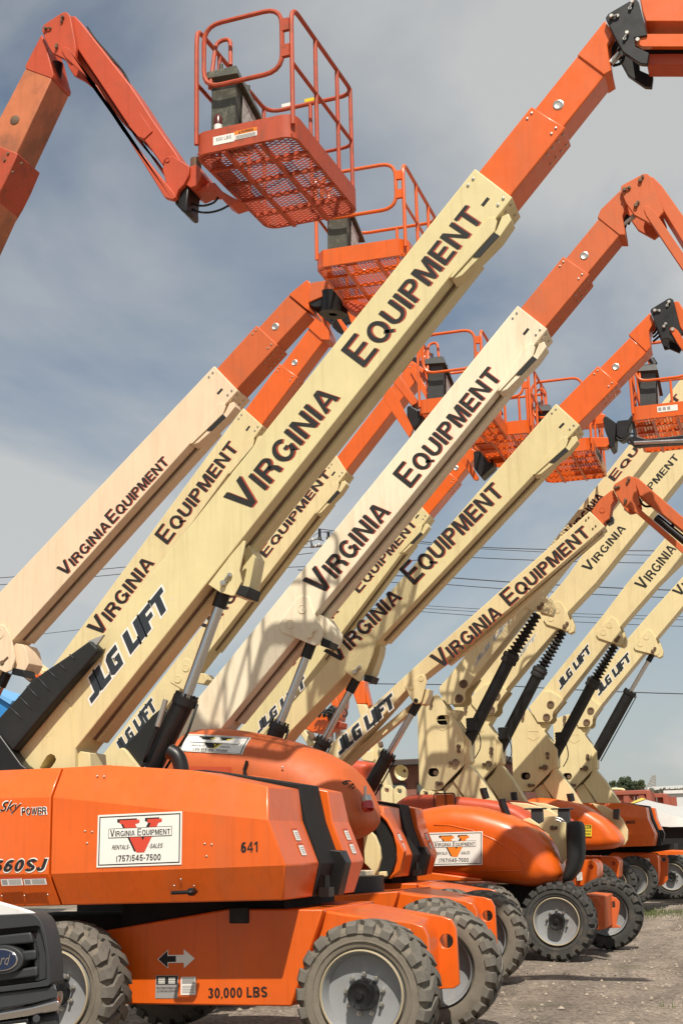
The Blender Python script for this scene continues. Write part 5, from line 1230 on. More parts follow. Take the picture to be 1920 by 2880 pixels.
for a_ in (c6(895,590), c6(1018,590)):
    p = at(a_[0], 10.0); build('hose_post', MB().box((p.x-.08, p.y, p.z-.28), (p.x+.08, p.y+.12, p.z+.02)).box((p.x-.17, p.y-.03, p.z+.02), (p.x+.13, p.y+.15, p.z+.04)), m_grille, M4, bevel=.01)
hoses(M4, [[c6(950,632)[0], c6(985,622)[0], c6(1010,628)[0], c6(1024,645)[0]], [c6(945,640)[0], c6(990,630)[0], c6(1020,650)[0]]], 9.6, .02, m_steel)
w1 = at((1564,2597), HY); w2 = at((1704,2574), HY+1.9)
wheel(M4, w1.x, HY, .49, dark=True); wheel(M4, w2.x, HY+2.3, .49, flip=True, dark=True)
wheel(M4, w1.x-2.4, HY, .49, dark=True); wheel(M4, w2.x-2.4, HY+2.3, .49, flip=True, dark=True)
ch4 = build('chassis', MB().prism([(w1.x-2.3, .45), (w1.x-.1, .40), (w1.x+.1, .55), (w1.x, .95), (w1.x-2.3, .95)], HY+.6, HY+1.7), m_black, M4, bevel=.01)
plate(ch4, 'front_beam', kN(600,1180, 690,1165, 850,1180, 860,1480, 780,1498, 690,1400), HY+.75, .9, m_org_fade, .015)
plate(ch4, 'lug_plate', kN(700,1200, 745,1188, 790,1196, 822,1250, 800,1330, 780,1455, 700,1440), HY+.70, .05, m_org_fade, .006)
plate(ch4, 'lug_plate', kN(855,1185, 905,1182, 950,1195, 985,1235, 985,1290, 955,1440, 1003,1470, 880,1475, 780,1497, 790,1470, 855,1455), HY+1.5, .05, m_org_fade, .006, holes=[kN(880,1240, 940,1228, 945,1285, 912,1292, 882,1280)])
build('axle', MB().cyl((w1.x, HY+.3, .46), (w2.x, HY+2.1, .46), .10), m_black, ch4, smooth='auto')

# ---- articulated machines in the row behind: uprights, lower arms, bellows rams
def poly_local(pts, Y, anchor):
    A = at(anchor, Y); return [((at(p, Y)-A).x, (at(p, Y)-A).z) for p in pts]
UY = 17.6; anc = kC(455,1585)[0]
U_up = poly_local(kC(108,1150, 135,1110, 222,1078, 258,1070, 440,1328, 455,1385, 456,1585, 292,1758, 270,1768, 185,1768, 160,1755, 128,1720), UY, anc)
U_h1 = poly_local(kC(193,1638, 200,1615, 218,1607, 252,1607, 268,1618, 274,1638, 268,1658, 252,1669, 218,1669, 200,1660), UY, anc)
U_arm = poly_local(kC(375,1700, 430,1640, 462,1570, 480,1565, 575,1680, 700,1880, 500,1880, 440,1790), UY, anc)
U_arm2 = poly_local(kC(300,1750, 350,1712, 380,1700, 480,1880, 360,1880), UY, anc)
U_web = poly_local(kC(325,1720, 375,1690, 410,1810, 440,1880, 400,1880, 340,1760), UY, anc)
U_acc = poly_local(kC(255,1258, 342,1256, 352,1305, 300,1335, 250,1308), UY, anc)
U_back = poly_local(kC(240,1075, 330,1180, 430,1185, 385,1260, 450,1350, 500,1410, 500,1560, 456,1590), UY, anc)
def sh2(p, A): return [(x+A.x, z+A.z) for x, z in p]
def upright(root, Y, anchor, cm, first=False):
    A = at(anchor, Y)
    q_ = (at(kE(1285,1162)[0], Y)-A); c_ = (sum(x for x, z in U_h1)/len(U_h1), sum(z for x, z in U_h1)/len(U_h1))
    H2 = [((x-c_[0])*1.25+q_.x, (z-c_[1])*1.15+q_.z) for x, z in U_h1]
    up = build('upright', MB().prism(sh2(U_up, A), Y, Y+.05, holes=[sh2(U_h1, A)]+([sh2(H2, A)] if first else [])), cm, root, bevel=.006)
    build('upright_back', MB().prism(sh2(U_back, A), Y+.05, Y+.42), cm, up, bevel=.01)
    build('upright_far_plate', MB().prism(sh2(U_up, A), Y+.44, Y+.48), cm, up)
    build('upright_shade_core', MB().prism(sh2([(x*.86-.09, z*.92-.02) for x, z in U_up], A), Y+.14, Y+.40), m_deep, up)  # black core puts the shade of the deep holes into its colour
    a_ = sh2(U_acc, A); n = len(a_)
    build('access_cover', MB().tube([Vector((x, Y-.002, z)) for x, z in a_], .005, 5, closed=True), m_rustpin if False else cm, up)
    build('lower_arm', MB().prism(sh2(U_arm, A), Y+.06, Y+.40), cm, root, bevel=.01)
    build('lower_arm_link', MB().prism(sh2(U_arm2, A), Y+.10, Y+.36), cm, root, bevel=.01)
    build('lift_cylinder', MB().prism(sh2(U_web, A), Y+.18, Y+.28), m_black, root)
    def loc(p): v = at(p, UY)-at(anc, UY); return Vector((v.x+A.x, Y, v.z+A.z))
    for p, q in ((kC(400,1565), kC(360,1570)), (kC(420,1450), kC(422,1485)), (kC(268,1718), kC(300,1718)), (kC(215,1100), kC(212,1150))):
        P, Q = loc(p[0]), loc(q[0]); r = .055 if p == kC(400,1565) else .036
        pins = MB().cyl(P+Vector((0,.01,0)), P-Vector((0,.05,0)), r, n=14); pins.cyl(P-Vector((0,.03,0)), Q-Vector((0,.03,0)), .017, n=6); pins.cyl(Q+Vector((0,.01,0)), Q-Vector((0,.04,0)), .028, n=10)
        build('pin', pins, m_rustpin, up, smooth='auto')
    build('stop_pad', MB().cyl(loc(kC(248,1640)[0])+Vector((0, .03, 0)), loc(kC(248,1640)[0])+Vector((0, .2, 0)), .045), m_rustpin, up, smooth='auto')
    return up
def bellows(root, a, b, c, Y, r=.105, n=12):
    A, B, C = at(a, Y), at(b, Y), at(c, Y); d = (B-A); Ln = d.length
    prof = [(0, .04)]
    for i in range(n): t = (i+.5)/n; k = .075+.035*t; prof += [(Ln*(i/n), .045+.01*t), (Ln*t, k+.02)]
    prof += [(Ln, .06)]
    bl = build('rod_bellows', MB().lathe(prof, A, d, 20), m_rubber, root, smooth='auto')
    e = (C-B).normalized()
    br = build('cylinder_barrel', MB().cyl(B, C, r, n=20), m_black, root, smooth='auto')
    build('bellows_boot', MB().lathe([(-.10, .08), (-.08, .14), (-.02, .145), (0, .13), (.06, .14), (.09, .13), (.09, .1)], B, e, 20), m_rubber, br, smooth='auto')
    T = B+(C-B)*.76
    tr = MB().box((T.x-.13, Y-.16, T.z-.10), (T.x+.05, Y+.14, T.z+.12))
    for k in range(4): tr.cyl((T.x-.15, Y-.08, T.z-.06+.05*k), (T.x-.05, Y-.08, T.z-.04+.05*k), .022, n=8)
    build('trunnion_block', tr, m_black, br, bevel=.008)
    build('hose', MB().tube([T+Vector((.04, -.12, 0)), T+Vector((.12, -.14, -.35)), T+Vector((-.02, -.12, -.55))], .010, 6, fil=.2), m_blackp, br, smooth=True)
    return br
def abox(root, name, pts, Y, wd, cm, bevel=.01): return plate(root, name, pts, Y, wd, cm, bevel)
def art(label, rx, Y, anchor, cm, boom_px, foot_px, lug_px, bosses, ram_px, pinp, ramtype=0):
    r = lift(rx, Y, label)
    upright(r, Y, anchor, cm, first=(ramtype == 0 and Y < 14))
    s = build('boom_section', MB().prism(XZ(boom_px, Y+.02), Y+.02, Y+.46), cm, r, bevel=.012)
    for y_ in (Y-.03, Y+.47): build('foot_plate', MB().prism(XZ(foot_px, Y-.03), y_, y_+.05), cm, s, bevel=.006)
    plate(s, 'ram_lug', lug_px, Y-.012, .035, cm, .006)
    plate(s, 'ram_lug', [(x+10, y+6) for x, y in lug_px[len(lug_px)//3:]], Y+.16, .20, cm, .01)
    for b in bosses: boss(s, b, Y-.013, 8, cm)
    if pinp: pin(s, pinp[0], Y-.012, .04, .04, m_rustpin, pinp[1])
    if ramtype == 0: bellows(r, ram_px[0], ram_px[1], ram_px[2], Y+.2)
    else: ram(r, ram_px[0], ram_px[1], ram_px[2], Y+.2, .045, .12)
    return r, s
def foot(r, Y, px, px2):
    for p, m in ((px, m_org_rust), (px2, m_rustpin)):
        v = at(p, Y-.03); build('pivot_pin', MB().lathe([(0, .075), (-.02, .07), (-.02, .045), (-.005, .04), (-.005, .0005)], v, (0, 1, 0), 16), m_rustpin, r, smooth='auto')
Y8, Y9, Y10, Y11 = 13.2, 15.4, 17.6, 19.9
top8a, top8b = kB(490,600), kB(530,795)
r8, s8 = art('articulated boom lift with faded grey logo, leftmost of the four cream uprights', .3, Y8, kE(1455,1545)[0], m_cream,
  kA(430,1140, 1120,262, 1560,-300, 1770,-330, 1310,335)+kB(985,225, 530,795, 400,905, 230,905, 330,760), kB(228,880, 330,770, 437,712, 480,745, 527,800, 455,905, 440,940, 445,985, 420,1018, 385,1030, 292,1030, 225,925),
  kB(925,200, 1095,75, 1135,110, 1172,200, 1150,262, 1100,250, 1050,240), [], (kB(1060,262)[0], kB(825,640)[0], kB(445,1390)[0]), (kB(1075,212)[0], kB(1097,180)[0]))
foot(r8, Y8, kB(430,856)[0], kB(392,980)[0])
frl8 = Frame(Y8+.02, kA(1120,262)[0], kA(1290,340)[0], kA(430,1140)[0])
words(frl8, s8, 'Equipment', kA(930,548)[0], kA(1545,-130)[0]); words(frl8, s8, 'Virginia', kA(560,1000)[0], kA(900,720)[0])
logo(frl8, s8, kB(518,698)[0], kB(850,310)[0], kB(850,245)[0], faded=True)
r9, s9 = art('articulated boom lift with pinkish worn boom, second of the four cream uprights', .5, Y9, kB(705,1555)[0], m_cream,
  kC(540,0, 600,-75)+kA(1100,650, 1320,370, 1750,-180, 1950,-100, 1568,530)+kC(830,0, 600,240, 505,385, 240,690, -20,1010, -180,1060, -220,870), kB(480,980, 600,865, 660,850, 760,880, 800,915, 735,1000, 715,1040, 715,1080, 690,1112, 665,1122, 575,1120, 500,1030),
  kB(1108,312, 1215,160, 1240,155, 1262,170, 1310,255, 1342,340, 1335,395, 1300,412, 1270,395, 1135,352), [kB(1227,232)[0], kB(1173,302)[0]], (kB(1275,410)[0], kB(1070,760)[0], kB(715,1450)[0]), (kB(1290,368)[0], kB(1310,342)[0]))
foot(r9, Y9, kB(712,958)[0], kB(666,1076)[0])
frl9 = Frame(Y9+.02, kA(1500,330)[0], kA(1600,455)[0], kC(440,130)[0])
words(frl9, s9, 'Virginia', kA(703,1307)[0], kA(1085,988)[0], shadow=False); words(frl9, s9, 'Equipment', kA(1065,822)[0], kA(1537,385)[0], shadow=False)
logo(frl9, s9, kB(700,850)[0], kB(1055,480)[0], kB(1050,420)[0], faded=True)
r10, s10 = art('articulated boom lift with dark crisp logo, third of the four cream uprights', 1.2, Y10, anc, m_cream,
  kC(275,1040, 440,830, 915,240, 1095,0, 1500,-480, 1850,-480, 1360,0, 1025,385, 550,985, 465,1090, 330,1150), kC(258,1055, 275,1035, 370,930, 410,915, 460,925, 520,965, 552,990, 470,1090, 460,1120, 462,1150, 440,1175, 420,1182, 335,1180, 300,1120),
  kC(832,440, 838,420, 950,292, 970,288, 1000,310, 1040,395, 1062,465, 1055,510, 1030,530, 1010,522, 850,468), [kC(945,358)[0], kC(893,422)[0]], (kC(992,528)[0], kC(805,850)[0], kC(475,1470)[0]), (kC(1003,487)[0], kC(1022,462)[0]))
foot(r10, Y10, kC(446,1030)[0], kC(412,1138)[0])
frl10 = Frame(Y10+.02, kC(1095,0)[0], kC(1290,80)[0], kC(440,830)[0])
words(frl10, s10, 'Virginia', kA(1150,1452)[0], kA(1512,1160)[0], shadow=False)
logo(frl10, s10, kC(520,905)[0], kC(800,585)[0], kC(785,485)[0])
r11, s11 = art('articulated boom lift with a bare chrome ram, rightmost of the four cream uprights', 2.0, Y11, kC(795,1592)[0], m_cream,
  kC(700,970, 1100,470, 1300,240, 1490,30, 1900,-420, 2150,-420, 1600,160, 1340,470, 870,1045, 800,1140, 660,1160), kC(655,1170, 690,1060, 745,960, 790,975, 868,1045, 808,1130, 800,1165, 800,1195, 780,1220, 752,1224, 680,1222),
  kC(1150,545, 1155,520, 1258,400, 1275,393, 1300,410, 1340,478, 1370,560, 1365,600, 1340,618, 1315,605, 1165,568), [kC(1258,458)[0], kC(1206,517)[0]], (kC(1305,610)[0], kC(1118,930)[0], kC(815,1480)[0]), (kC(1312,580)[0], kC(1330,555)[0]), ramtype=1)
foot(r11, Y11, kC(786,1083)[0], kC(752,1183)[0])
frl11 = Frame(Y11+.02, kC(1490,30)[0], kC(1640,110)[0], kC(1100,470)[0])
words(frl11, s11, 'Virginia', kA(1470,1512)[0], kA(1840,1230)[0], shadow=False)
logo(frl11, s11, kC(855,962)[0], kC(1130,650)[0], kC(1105,578)[0])
# hoods of these machines
h5 = rounded(r8, 'hood', c6(230,780, 240,560, 300,520, 380,513, 560,526, 700,542, 800,570, 880,625, 960,690, 985,780, 800,830), 12.0, .8, .12, m_org_red)
lampf = at(c6(475,543)[0], 11.99); build('amber_lamp', MB().box((lampf.x-.15, lampf.y-.02, lampf.z-.10), (lampf.x+.15, lampf.y+.05, lampf.z+.10)), m_lamporg, r8, bevel=.02)
build('lamp_guard', MB().tube([lampf+Vector((-.17, -.04, -.11)), lampf+Vector((-.17, -.04, .11)), lampf+Vector((.17, -.04, .11)), lampf+Vector((.17, -.04, -.11))], .010, 6, closed=True, fil=.04).cyl(lampf+Vector((.02, -.04, -.11)), lampf+Vector((.02, -.04, .11)), .008), m_black, r8, smooth='auto')
e_ = [at(p, 12.6) for p in kM(725,205, 712,160, 695,110, 690,75)]; build('exhaust_pipe', MB().tube(e_, .06, 14), m_black, r8, smooth='auto')
plate(r8, 'turntable_cheek', c6(770,550, 850,556, 950,582, 1008,618, 880,640, 840,600), 12.9, .1, m_cream, .01)
h9 = rounded(r9, 'hood', kN(-300,330, -100,300, 0,300, 120,305, 250,330, 420,420, 520,480, 560,560, 560,800, -200,800), 14.6, .8, .14, m_org_red)
e_ = [at(p, 15.2) for p in kN(22,300, 18,270, 14,240, 12,225)]; build('exhaust_pipe', MB().tube(e_, .06, 14), m_black, r9, smooth='auto')
plate(r9, 'turntable_cheek', kN(140,310, 300,330, 420,365, 450,400, 430,460, 330,400, 230,350), 14.5, .1, m_cream, .01)
h10 = rounded(r10, 'hood', kN(60,330, 140,285, 250,273, 420,290, 600,325, 720,385, 860,475, 950,575, 995,650, 992,700, 940,735, 860,752, 640,760, 300,760), 16.9, .9, .20, m_org)
a, b, d = [at(p, 16.88) for p in kN(575,633, 730,631, 575,527)]
wd = lay('caution_decal', QUAD, a, b-a, d-a, m_yelprint, r10, .004)
lay('decal_header', sub2d(QUAD, .03,.68,.97,.97), a, b-a, d-a, m_ink, wd, .006)
lay('lettering', sub2d(text2d('WARNING', bold=.02), .08,.72,.92,.92), a, b-a, d-a, m_yelprint, wd, .010)
lay('lettering', sub2d(text2d('DO NOT WALK', bold=.02), .04,.40,.96,.56), a, b-a, d-a, m_ink, wd, .008)
lay('lettering', sub2d(text2d('OVER BOOM', bold=.02), .08,.12,.92,.28), a, b-a, d-a, m_ink, wd, .008)
build('hood_bead', MB().tube([at(p, 16.99) for p in kN(520,430, 600,450, 700,500, 780,555, 805,600, 790,640, 640,650)], .02, 6), m_org, r10, smooth=True)
e_ = [at(p, 17.5) for p in kN(545,310, 538,280, 532,255, 530,238)]; build('exhaust_pipe', MB().tube(e_, .07, 14), m_black, r10, smooth='auto')
plate(r10, 'turntable_cheek', kN(730,325, 830,345, 920,390, 1010,470, 1060,570, 1060,660, 1030,710, 985,722, 1000,660, 960,575, 860,470), 17.9, .1, m_cream, .01)
plate(r10, 'hose_post', kN(925,380, 985,378, 975,480, 925,470), 17.7, .15, m_grille, .01)
# end machine with faceted hood
dy7 = 21.0; dx7 = at(kN(1255,615)[0], dy7).x+.67
M7 = lift(dx7-1.3, dy7+1.2, 'boom lift at the far right with a faceted hood stencilled 8605, beside the tarpaulin')
ch7, hood7 = body_faceted(M7, dx7, dy7, m_org, bz=.22, under=False)
a, b, d = [at(p, dy7-.01) for p in kN(1045,515, 1130,514, 1045,485)]
lay('lettering', text2d('8605', bold=.03), a, b-a, d-a, m_ink, M7, .004)
e_ = [at(p, dy7+.8) for p in kN(885,335, 880,300, 868,265, 855,235)]; build('exhaust_pipe', MB().tube(e_, .10, 14), m_black, M7, smooth='auto')
kX = K(1470,2140,3.484)
def pwheel(root, px, Y, flip=False, dark=True):
    v = at(px, Y); return wheel(root, v.x, Y, max(.47, v.z), flip=flip, dark=dark)
def holepx(cx, cy, r, f=1.1): return [(cx+r*cos(i*pi/7)/1.0, cy+r*f*sin(i*pi/7)) for i in range(14)]
cA = plate(r9, 'chassis', kX(300,985, 660,975, 700,985, 722,1030, 722,1150, 620,1235, 300,1240), 15.1, .9, m_org, .03)
plate(cA, 'lug_plate', kX(560,982, 668,975, 702,985, 727,1030, 725,1150, 640,1225, 560,1225), 15.04, .05, m_org, .006, holes=[[(x, y) for x, y in [kX(665+25*cos(i*pi/7),1043+25*sin(i*pi/7))[0] for i in range(14)]]])
plate(cA, 'capacity_decal', kX(522,1095, 578,1092, 582,1172, 530,1178), 15.03, .008, m_white, 0)
pwheel(r9, kX(665,1262)[0], 16.3)
cB = plate(r10, 'chassis', kX(300,935, 870,945, 905,955, 930,985, 925,1155, 300,1160), 17.6, .9, m_org, .03)
plate(cB, 'lug_plate', kX(760,943, 880,945, 922,962, 945,1000, 933,1160, 760,1160), 17.54, .05, m_org, .006, holes=[[kX(885+22*cos(i*pi/7),1010+24*sin(i*pi/7))[0] for i in range(14)]])
plate(cB, 'capacity_decal', kX(682,962, 733,962, 736,1000, 684,1000), 17.53, .008, m_white, 0)
pwheel(r10, kX(862,1205)[0], 18.8, dark=True)
c7 = plate(M7, 'chassis', kX(820,935, 880,900, 1265,905, 1300,918, 1318,950, 1322,1100, 1300,1215, 820,1215), 21.6, .8, m_org, .03)
plate(c7, 'lug_plate', kX(1130,920, 1262,905, 1305,918, 1325,955, 1328,1120, 1310,1225, 1130,1225), 21.5, .06, m_org, .008)
plate(c7, 'lug_plate', kX(1320,925, 1395,925, 1425,965, 1418,1170, 1375,1218, 1325,1228), 22.6, .06, m_org, .008, holes=[[kX(1378+20*cos(i*pi/7),968+22*sin(i*pi/7))[0] for i in range(14)]])
for q in (0, 1): plate(c7, 'capacity_decal', kX(1190+q*28,958, 1212+q*28,958, 1214+q*28,990, 1192+q*28,990), 21.49, .008, m_white, 0)
pwheel(M7, kX(1082,1172)[0], 21.0); pwheel(M7, kX(1455,1140)[0], 24.2); pwheel(M7, kX(330,1150)[0], 21.3)
plate(M7, 'swivel_housing', kX(590,840, 1290,835, 1480,810, 1480,870, 1260,900, 880,900, 840,930, 590,930), 22.2, 1.2, m_deep, 0)
M8 = lift(1.2, 26.2, 'boom lift chassis with dusty wheels cut off by the right edge, behind the 8605 machine')
c8 = plate(M8, 'chassis', kX(1245,905, 1265,872, 1900,888, 1900,1100, 1300,1050), 26.2, .9, m_org, .03)
plate(c8, 'capacity_decal', kX(1530,925, 1620,928, 1620,985, 1550,980), 26.19, .01, m_white, 0)
pwheel(M8, kX(1545,1130)[0], 25.6, dark=False); pwheel(M8, kX(1700,1130)[0], 28.0)

# ---- long low boom of a smaller machine, standing in shade
M6 = lift(-3.0, 9.3, 'smaller boom lift with a long low lettered boom in shade and faded orange jib')
YB = 9.0
frS = Frame(YB, c4(1140,780)[0], c4(1210,850)[0], c4(270,1555)[0])
secS = build('boom_section', MB().prism(XZ(c4(1140,780, 1210,850, 770,1230, 300,1600)+kE(410,1530, 300,1600, 230,1560, 330,1370, 1055,700), YB), YB, YB+.34), m_cream, M6, bevel=.01)
build('cable_channel', MB().prism(XZ(c4(1195,870, 1150,900, 790,1235, 480,1480, 465,1470, 770,1220), YB), YB+.17, YB+.33), m_cream, secS)
build('cable_channel', MB().prism(XZ(kE(1100,950, 1130,990, 640,1400, 470,1560, 400,1530), YB+.17), YB+.17, YB+.33), m_cream, secS)
words(frS, secS, 'Virginia', kB(138,622)[0], kB(757,272)[0]); words(frS, secS, 'Equipment', kB(728,95)[0], kA(782,1037)[0])
frS2 = Frame(YB, kB(0,740)[0], kB(130,905)[0], kE(400,1300)[0])
logo(frS2, secS, kE(405,1468)[0], kE(880,1040)[0], kE(895,885)[0])
bo = MB()
for p in kA(768,890, 745,912, 828,962, 803,985, 845,1030, 880,1010): v = at(p, YB); bo.lathe([(0, .014), (-.012, .012), (-.014, .0005)], v, (0, 1, 0), 8)
build('collar_bolts', bo, m_rustpin, secS, smooth='auto')
lgS = kE(958,880, 965,860, 1100,775, 1130,785, 1145,830, 1100,1000, 1085,1020, 1050,1028, 1025,1010)
plate(M6, 'ram_lug', lgS, YB-.015, .03, m_cream, .006)
plate(M6, 'ram_lug', kE(1110,900, 1165,900, 1160,960, 1130,1025, 1100,1035, 1085,1015), YB+.06, .24, m_cream, .006)
boss(M6, kE(1097,812)[0], YB-.016, 7, m_cream); boss(M6, kE(1018,885)[0], YB-.016, 7, m_cream); pin(M6, kE(1055,998)[0], YB-.015, .03, .03, m_black)
ram(M6, kE(1065,1030)[0], kE(815,1460)[0], kE(640,1770)[0], YB+.15, .045, .095)
plate(M6, 'boom_head', kA(790,838, 865,735, 960,660, 978,655, 1003,715, 960,780, 945,900, 905,925, 882,965), YB+.04, .26, m_org_fade)
boss(M6, kA(883,828)[0], YB+.039, 8, m_org_fade)
knS = kA(973,640, 985,610, 1085,545, 1110,535, 1150,548, 1190,720, 1200,770, 1165,800, 1110,815, 1060,785, 1010,710)
build('knuckle', MB().prism(XZ(knS, YB-.02), YB-.02, YB+.03), m_org_fade, M6, bevel=.006); build('knuckle', MB().prism(XZ(knS, YB-.02), YB+.33, YB+.38), m_org_fade, M6, bevel=.006)
for a, b in ((kA(998,638)[0], kA(1025,632)[0]), (kA(1108,565)[0], kA(1095,598)[0]), (kA(1082,745)[0], kA(1075,770)[0])): pin(M6, a, YB-.02, .022, .03, m_rustpin, b)
build('jib', MB().prism(XZ(kA(1135,548, 1165,546, 1195,562, 1640,950, 1640,1060, 1480,935, 1195,700, 1185,660), YB+.05), YB+.05, YB+.29), m_org_fade, M6, bevel=.01)
build('jib_link', MB().prism(XZ(kA(1108,790, 1118,768, 1145,762, 1240,850, 1640,1195, 1640,1270, 1560,1190, 1130,815), YB-.03), YB-.03, YB+.03), m_org_fade, M6, bevel=.005)
build('jib_cylinder', MB().cyl(at(kA(1340,890)[0], YB+.15), at(kA(1640,1140)[0], YB+.15), .055), m_black, M6, smooth='auto')
hoses(M6, [[kA(1185,720)[0], kA(1235,800)[0], kA(1300,795)[0]], [kA(1340,900)[0], kA(1420,960)[0], kA(1470,970)[0], kA(1490,930)[0]], [kA(1330,900)[0], kA(1440,975)[0], kA(1490,960)[0]]], YB+.2, .016)
plate(M6, 'hose_bracket', kA(945,870, 975,880, 970,920, 925,945, 915,925), YB+.1, .2, m_black, .01)
# its body hides behind the second and third machines
build('chassis', MB().prism([(-3.4, .4), (-2.0, .4), (-2.0, 1.0), (-3.4, 1.0)], 9.3, 10.1), m_org, M6, bevel=.02)
build('turntable', MB().prism([(-3.4, 1.05), (-1.9, 1.05), (-1.9, 1.9), (-3.2, 2.1)], 9.2, 10.0), m_org, M6, bevel=.05)

# ================================================================== pickup truck at lower left
TY = -2.3
TR = thing('pickup_truck', (-1.9, -2.0, 0), 'white pickup truck nosing in at the lower left corner, dark grey grille with oval badge', 'pickup truck')
def tprism(name, pts, Y, off, m, bevel=.02, parent=None, d=1.3, seg=3):
    return build(name, MB().prism(XZ(pts, Y), Y, Y+d, off=off), m, parent or TR, bevel=bevel, seg=seg)
tprism('hood', kO(-500,60, 0,118, 150,160, 290,205, 350,232, 375,262, 300,300, -500,330), TY+.10, (-1.1, .02), m_truckw, .05, seg=4)
tprism('fender', kO(300,240, 372,255, 400,300, 440,420, 470,640, 475,800, 520,900, 540,1000, 545,1400, 200,1400), TY+.30, (-1.2, .0), m_truckw, .03)
surr_o = kO(-500,262, 0,245, 250,233, 310,238, 350,268, 378,310, 415,420, 440,560, 455,700, 460,870, 440,895, 200,930, -500,1010)
surr_i = kO(-480,395, 0,375, 340,342, 362,352, 385,430, 412,560, 425,700, 428,835, 345,862, 0,905, -480,950)
build('grille_surround', MB().prism(XZ(surr_o, TY), TY, TY+.16, holes=[XZ(surr_i, TY)]), m_grille, TR, bevel=.012, seg=3)
build('grille_cavity', MB().prism(XZ(kO(-500,300, 380,300, 445,880, -500,1000), TY+.13), TY+.13, TY+.15), m_black, TR)
for pts in (kO(-480,445, 0,430, 280,398, 305,500, 0,530, -480,550), kO(-480,600, 130,585, 325,562, 330,652, 150,680, -480,700), kO(-480,790, 0,770, 335,715, 345,808, 0,855, -480,900)):
    tprism('grille_bar', pts, TY+.02, (0, 0), m_grille, .012, d=.07)
side = MB()
for i in range(16):
    p = at((kO(322,0)[0][0]+ (i*.42), kO(0,470+i*24)[0][1]), TY+.05); side.box((p.x-.004, TY+.04, p.z-.008), (p.x+.022, TY+.06, p.z+.004))
build('grille_mesh_strip', side, m_grille, TR)
plate(TR, 'grille_side_fin', kO(345,360, 372,352, 405,480, 420,640, 425,835, 350,858, 352,600, 320,470), TY+.03, .08, m_grille, .008)
oc = at(kO(20,655)[0], TY); rx, rz = .108, .062
def ell(rx, rz, n=36): return [(cos(2*pi*i/n)*rx, sin(2*pi*i/n)*rz) for i in range(n)]
def ellmesh(name, k, y0, y1, m): build(name, MB().prism([(oc.x+x*k, oc.z+z*k) for x, z in ell(rx*1.0, rz*1.0)], y0, y1), m, TR, bevel=.004)
ellmesh('badge_mount', 1.28, TY-.005, TY+.10, m_grille); ellmesh('badge_rim', 1.0, TY-.014, TY-.004, m_bumper); ellmesh('badge_field', .90, TY-.018, TY-.013, m_blue)
lay('badge_lettering', text2d('Ford', bold=.01, shear=.35), Vector((oc.x-rx*.62, TY-.018, oc.z-rz*.42)), Vector((rx*1.22, 0, .0)), Vector((0, 0, rz*.95)), m_bumper, TR, .002)
tprism('lower_grille', kO(-500,1010, 200,935, 440,905, 500,895, 525,920, 530,1000, 300,1060, -500,1190), TY+.02, (-.3, 0), m_grille, .015, d=.4)
tprism('bumper', kO(-500,1210, 0,1145, 300,1090, 530,1028, 545,1050, 540,1125, 250,1175, -500,1290), TY-.10, (-.25, .0), m_bumper, .03, d=.5, seg=4)
tprism('air_dam', kO(-500,1290, 250,1180, 540,1128, 545,1200, 540,1500, -500,1600), TY-.06, (-.3, 0), m_grille, .03, d=.5)
tprism('licence_plate', kO(-500,1290, 255,1195, 262,1260, -500,1420), TY-.09, (0, 0), m_black, .008, d=.04)
tprism('licence_plate_face', kO(-500,1320, 230,1235, 245,1300, -500,1450), TY-.10, (0, 0), m_white, .004, d=.02)
build('tow_hook', MB().cyl(at(kO(335,1195)[0], TY-.08), at(kO(335,1195)[0], TY-.13), .02), m_grille, TR, smooth='auto')
for (xx, yy) in ((-2.6, -1.75), (-4.2, -.5)): pass
build('body_shell', MB().prism([(-5.4, .5), (-3.3, .5), (-3.3, 1.05), (-3.8, 1.15), (-4.3, 1.75), (-5.4, 1.8)], -2.0, -.5), m_truckw, TR, bevel=.05)

# ================================================================== background
# corrugated red containers, white box building, trees, shed, tarpaulin, blue cabin, far machines, poles
m_cont = mat('red_container_paint', (0.33, 0.085, 0.05), 0.65, noise=0.12, dirt=(0.2, 0.1, 0.06), dirt_amt=0.6, dscale=1.5)
m_shed = mat('brown_red_shed_wall', (0.24, 0.10, 0.07), 0.8, noise=0.12)
m_roof = mat('dark_shed_roof', (0.06, 0.045, 0.04), 0.8)
m_wall = mat('white_building_wall', (0.62, 0.62, 0.60), 0.7, noise=0.03)
m_tarp = mat('grey_tarpaulin', (0.50, 0.49, 0.46), 0.6, noise=0.06, bump=.1, bscale=3)
m_tarpy = mat('yellow_tarpaulin', (0.68, 0.48, 0.06), 0.6, noise=.05)
m_wood = mat('weathered_pole_wood', (0.12, 0.085, 0.06), 0.9, noise=.15)
m_wire = mat('power_line', (0.03, 0.03, 0.03), 0.6)
m_ins = mat('white_porcelain', (0.7, 0.68, 0.66), 0.25)
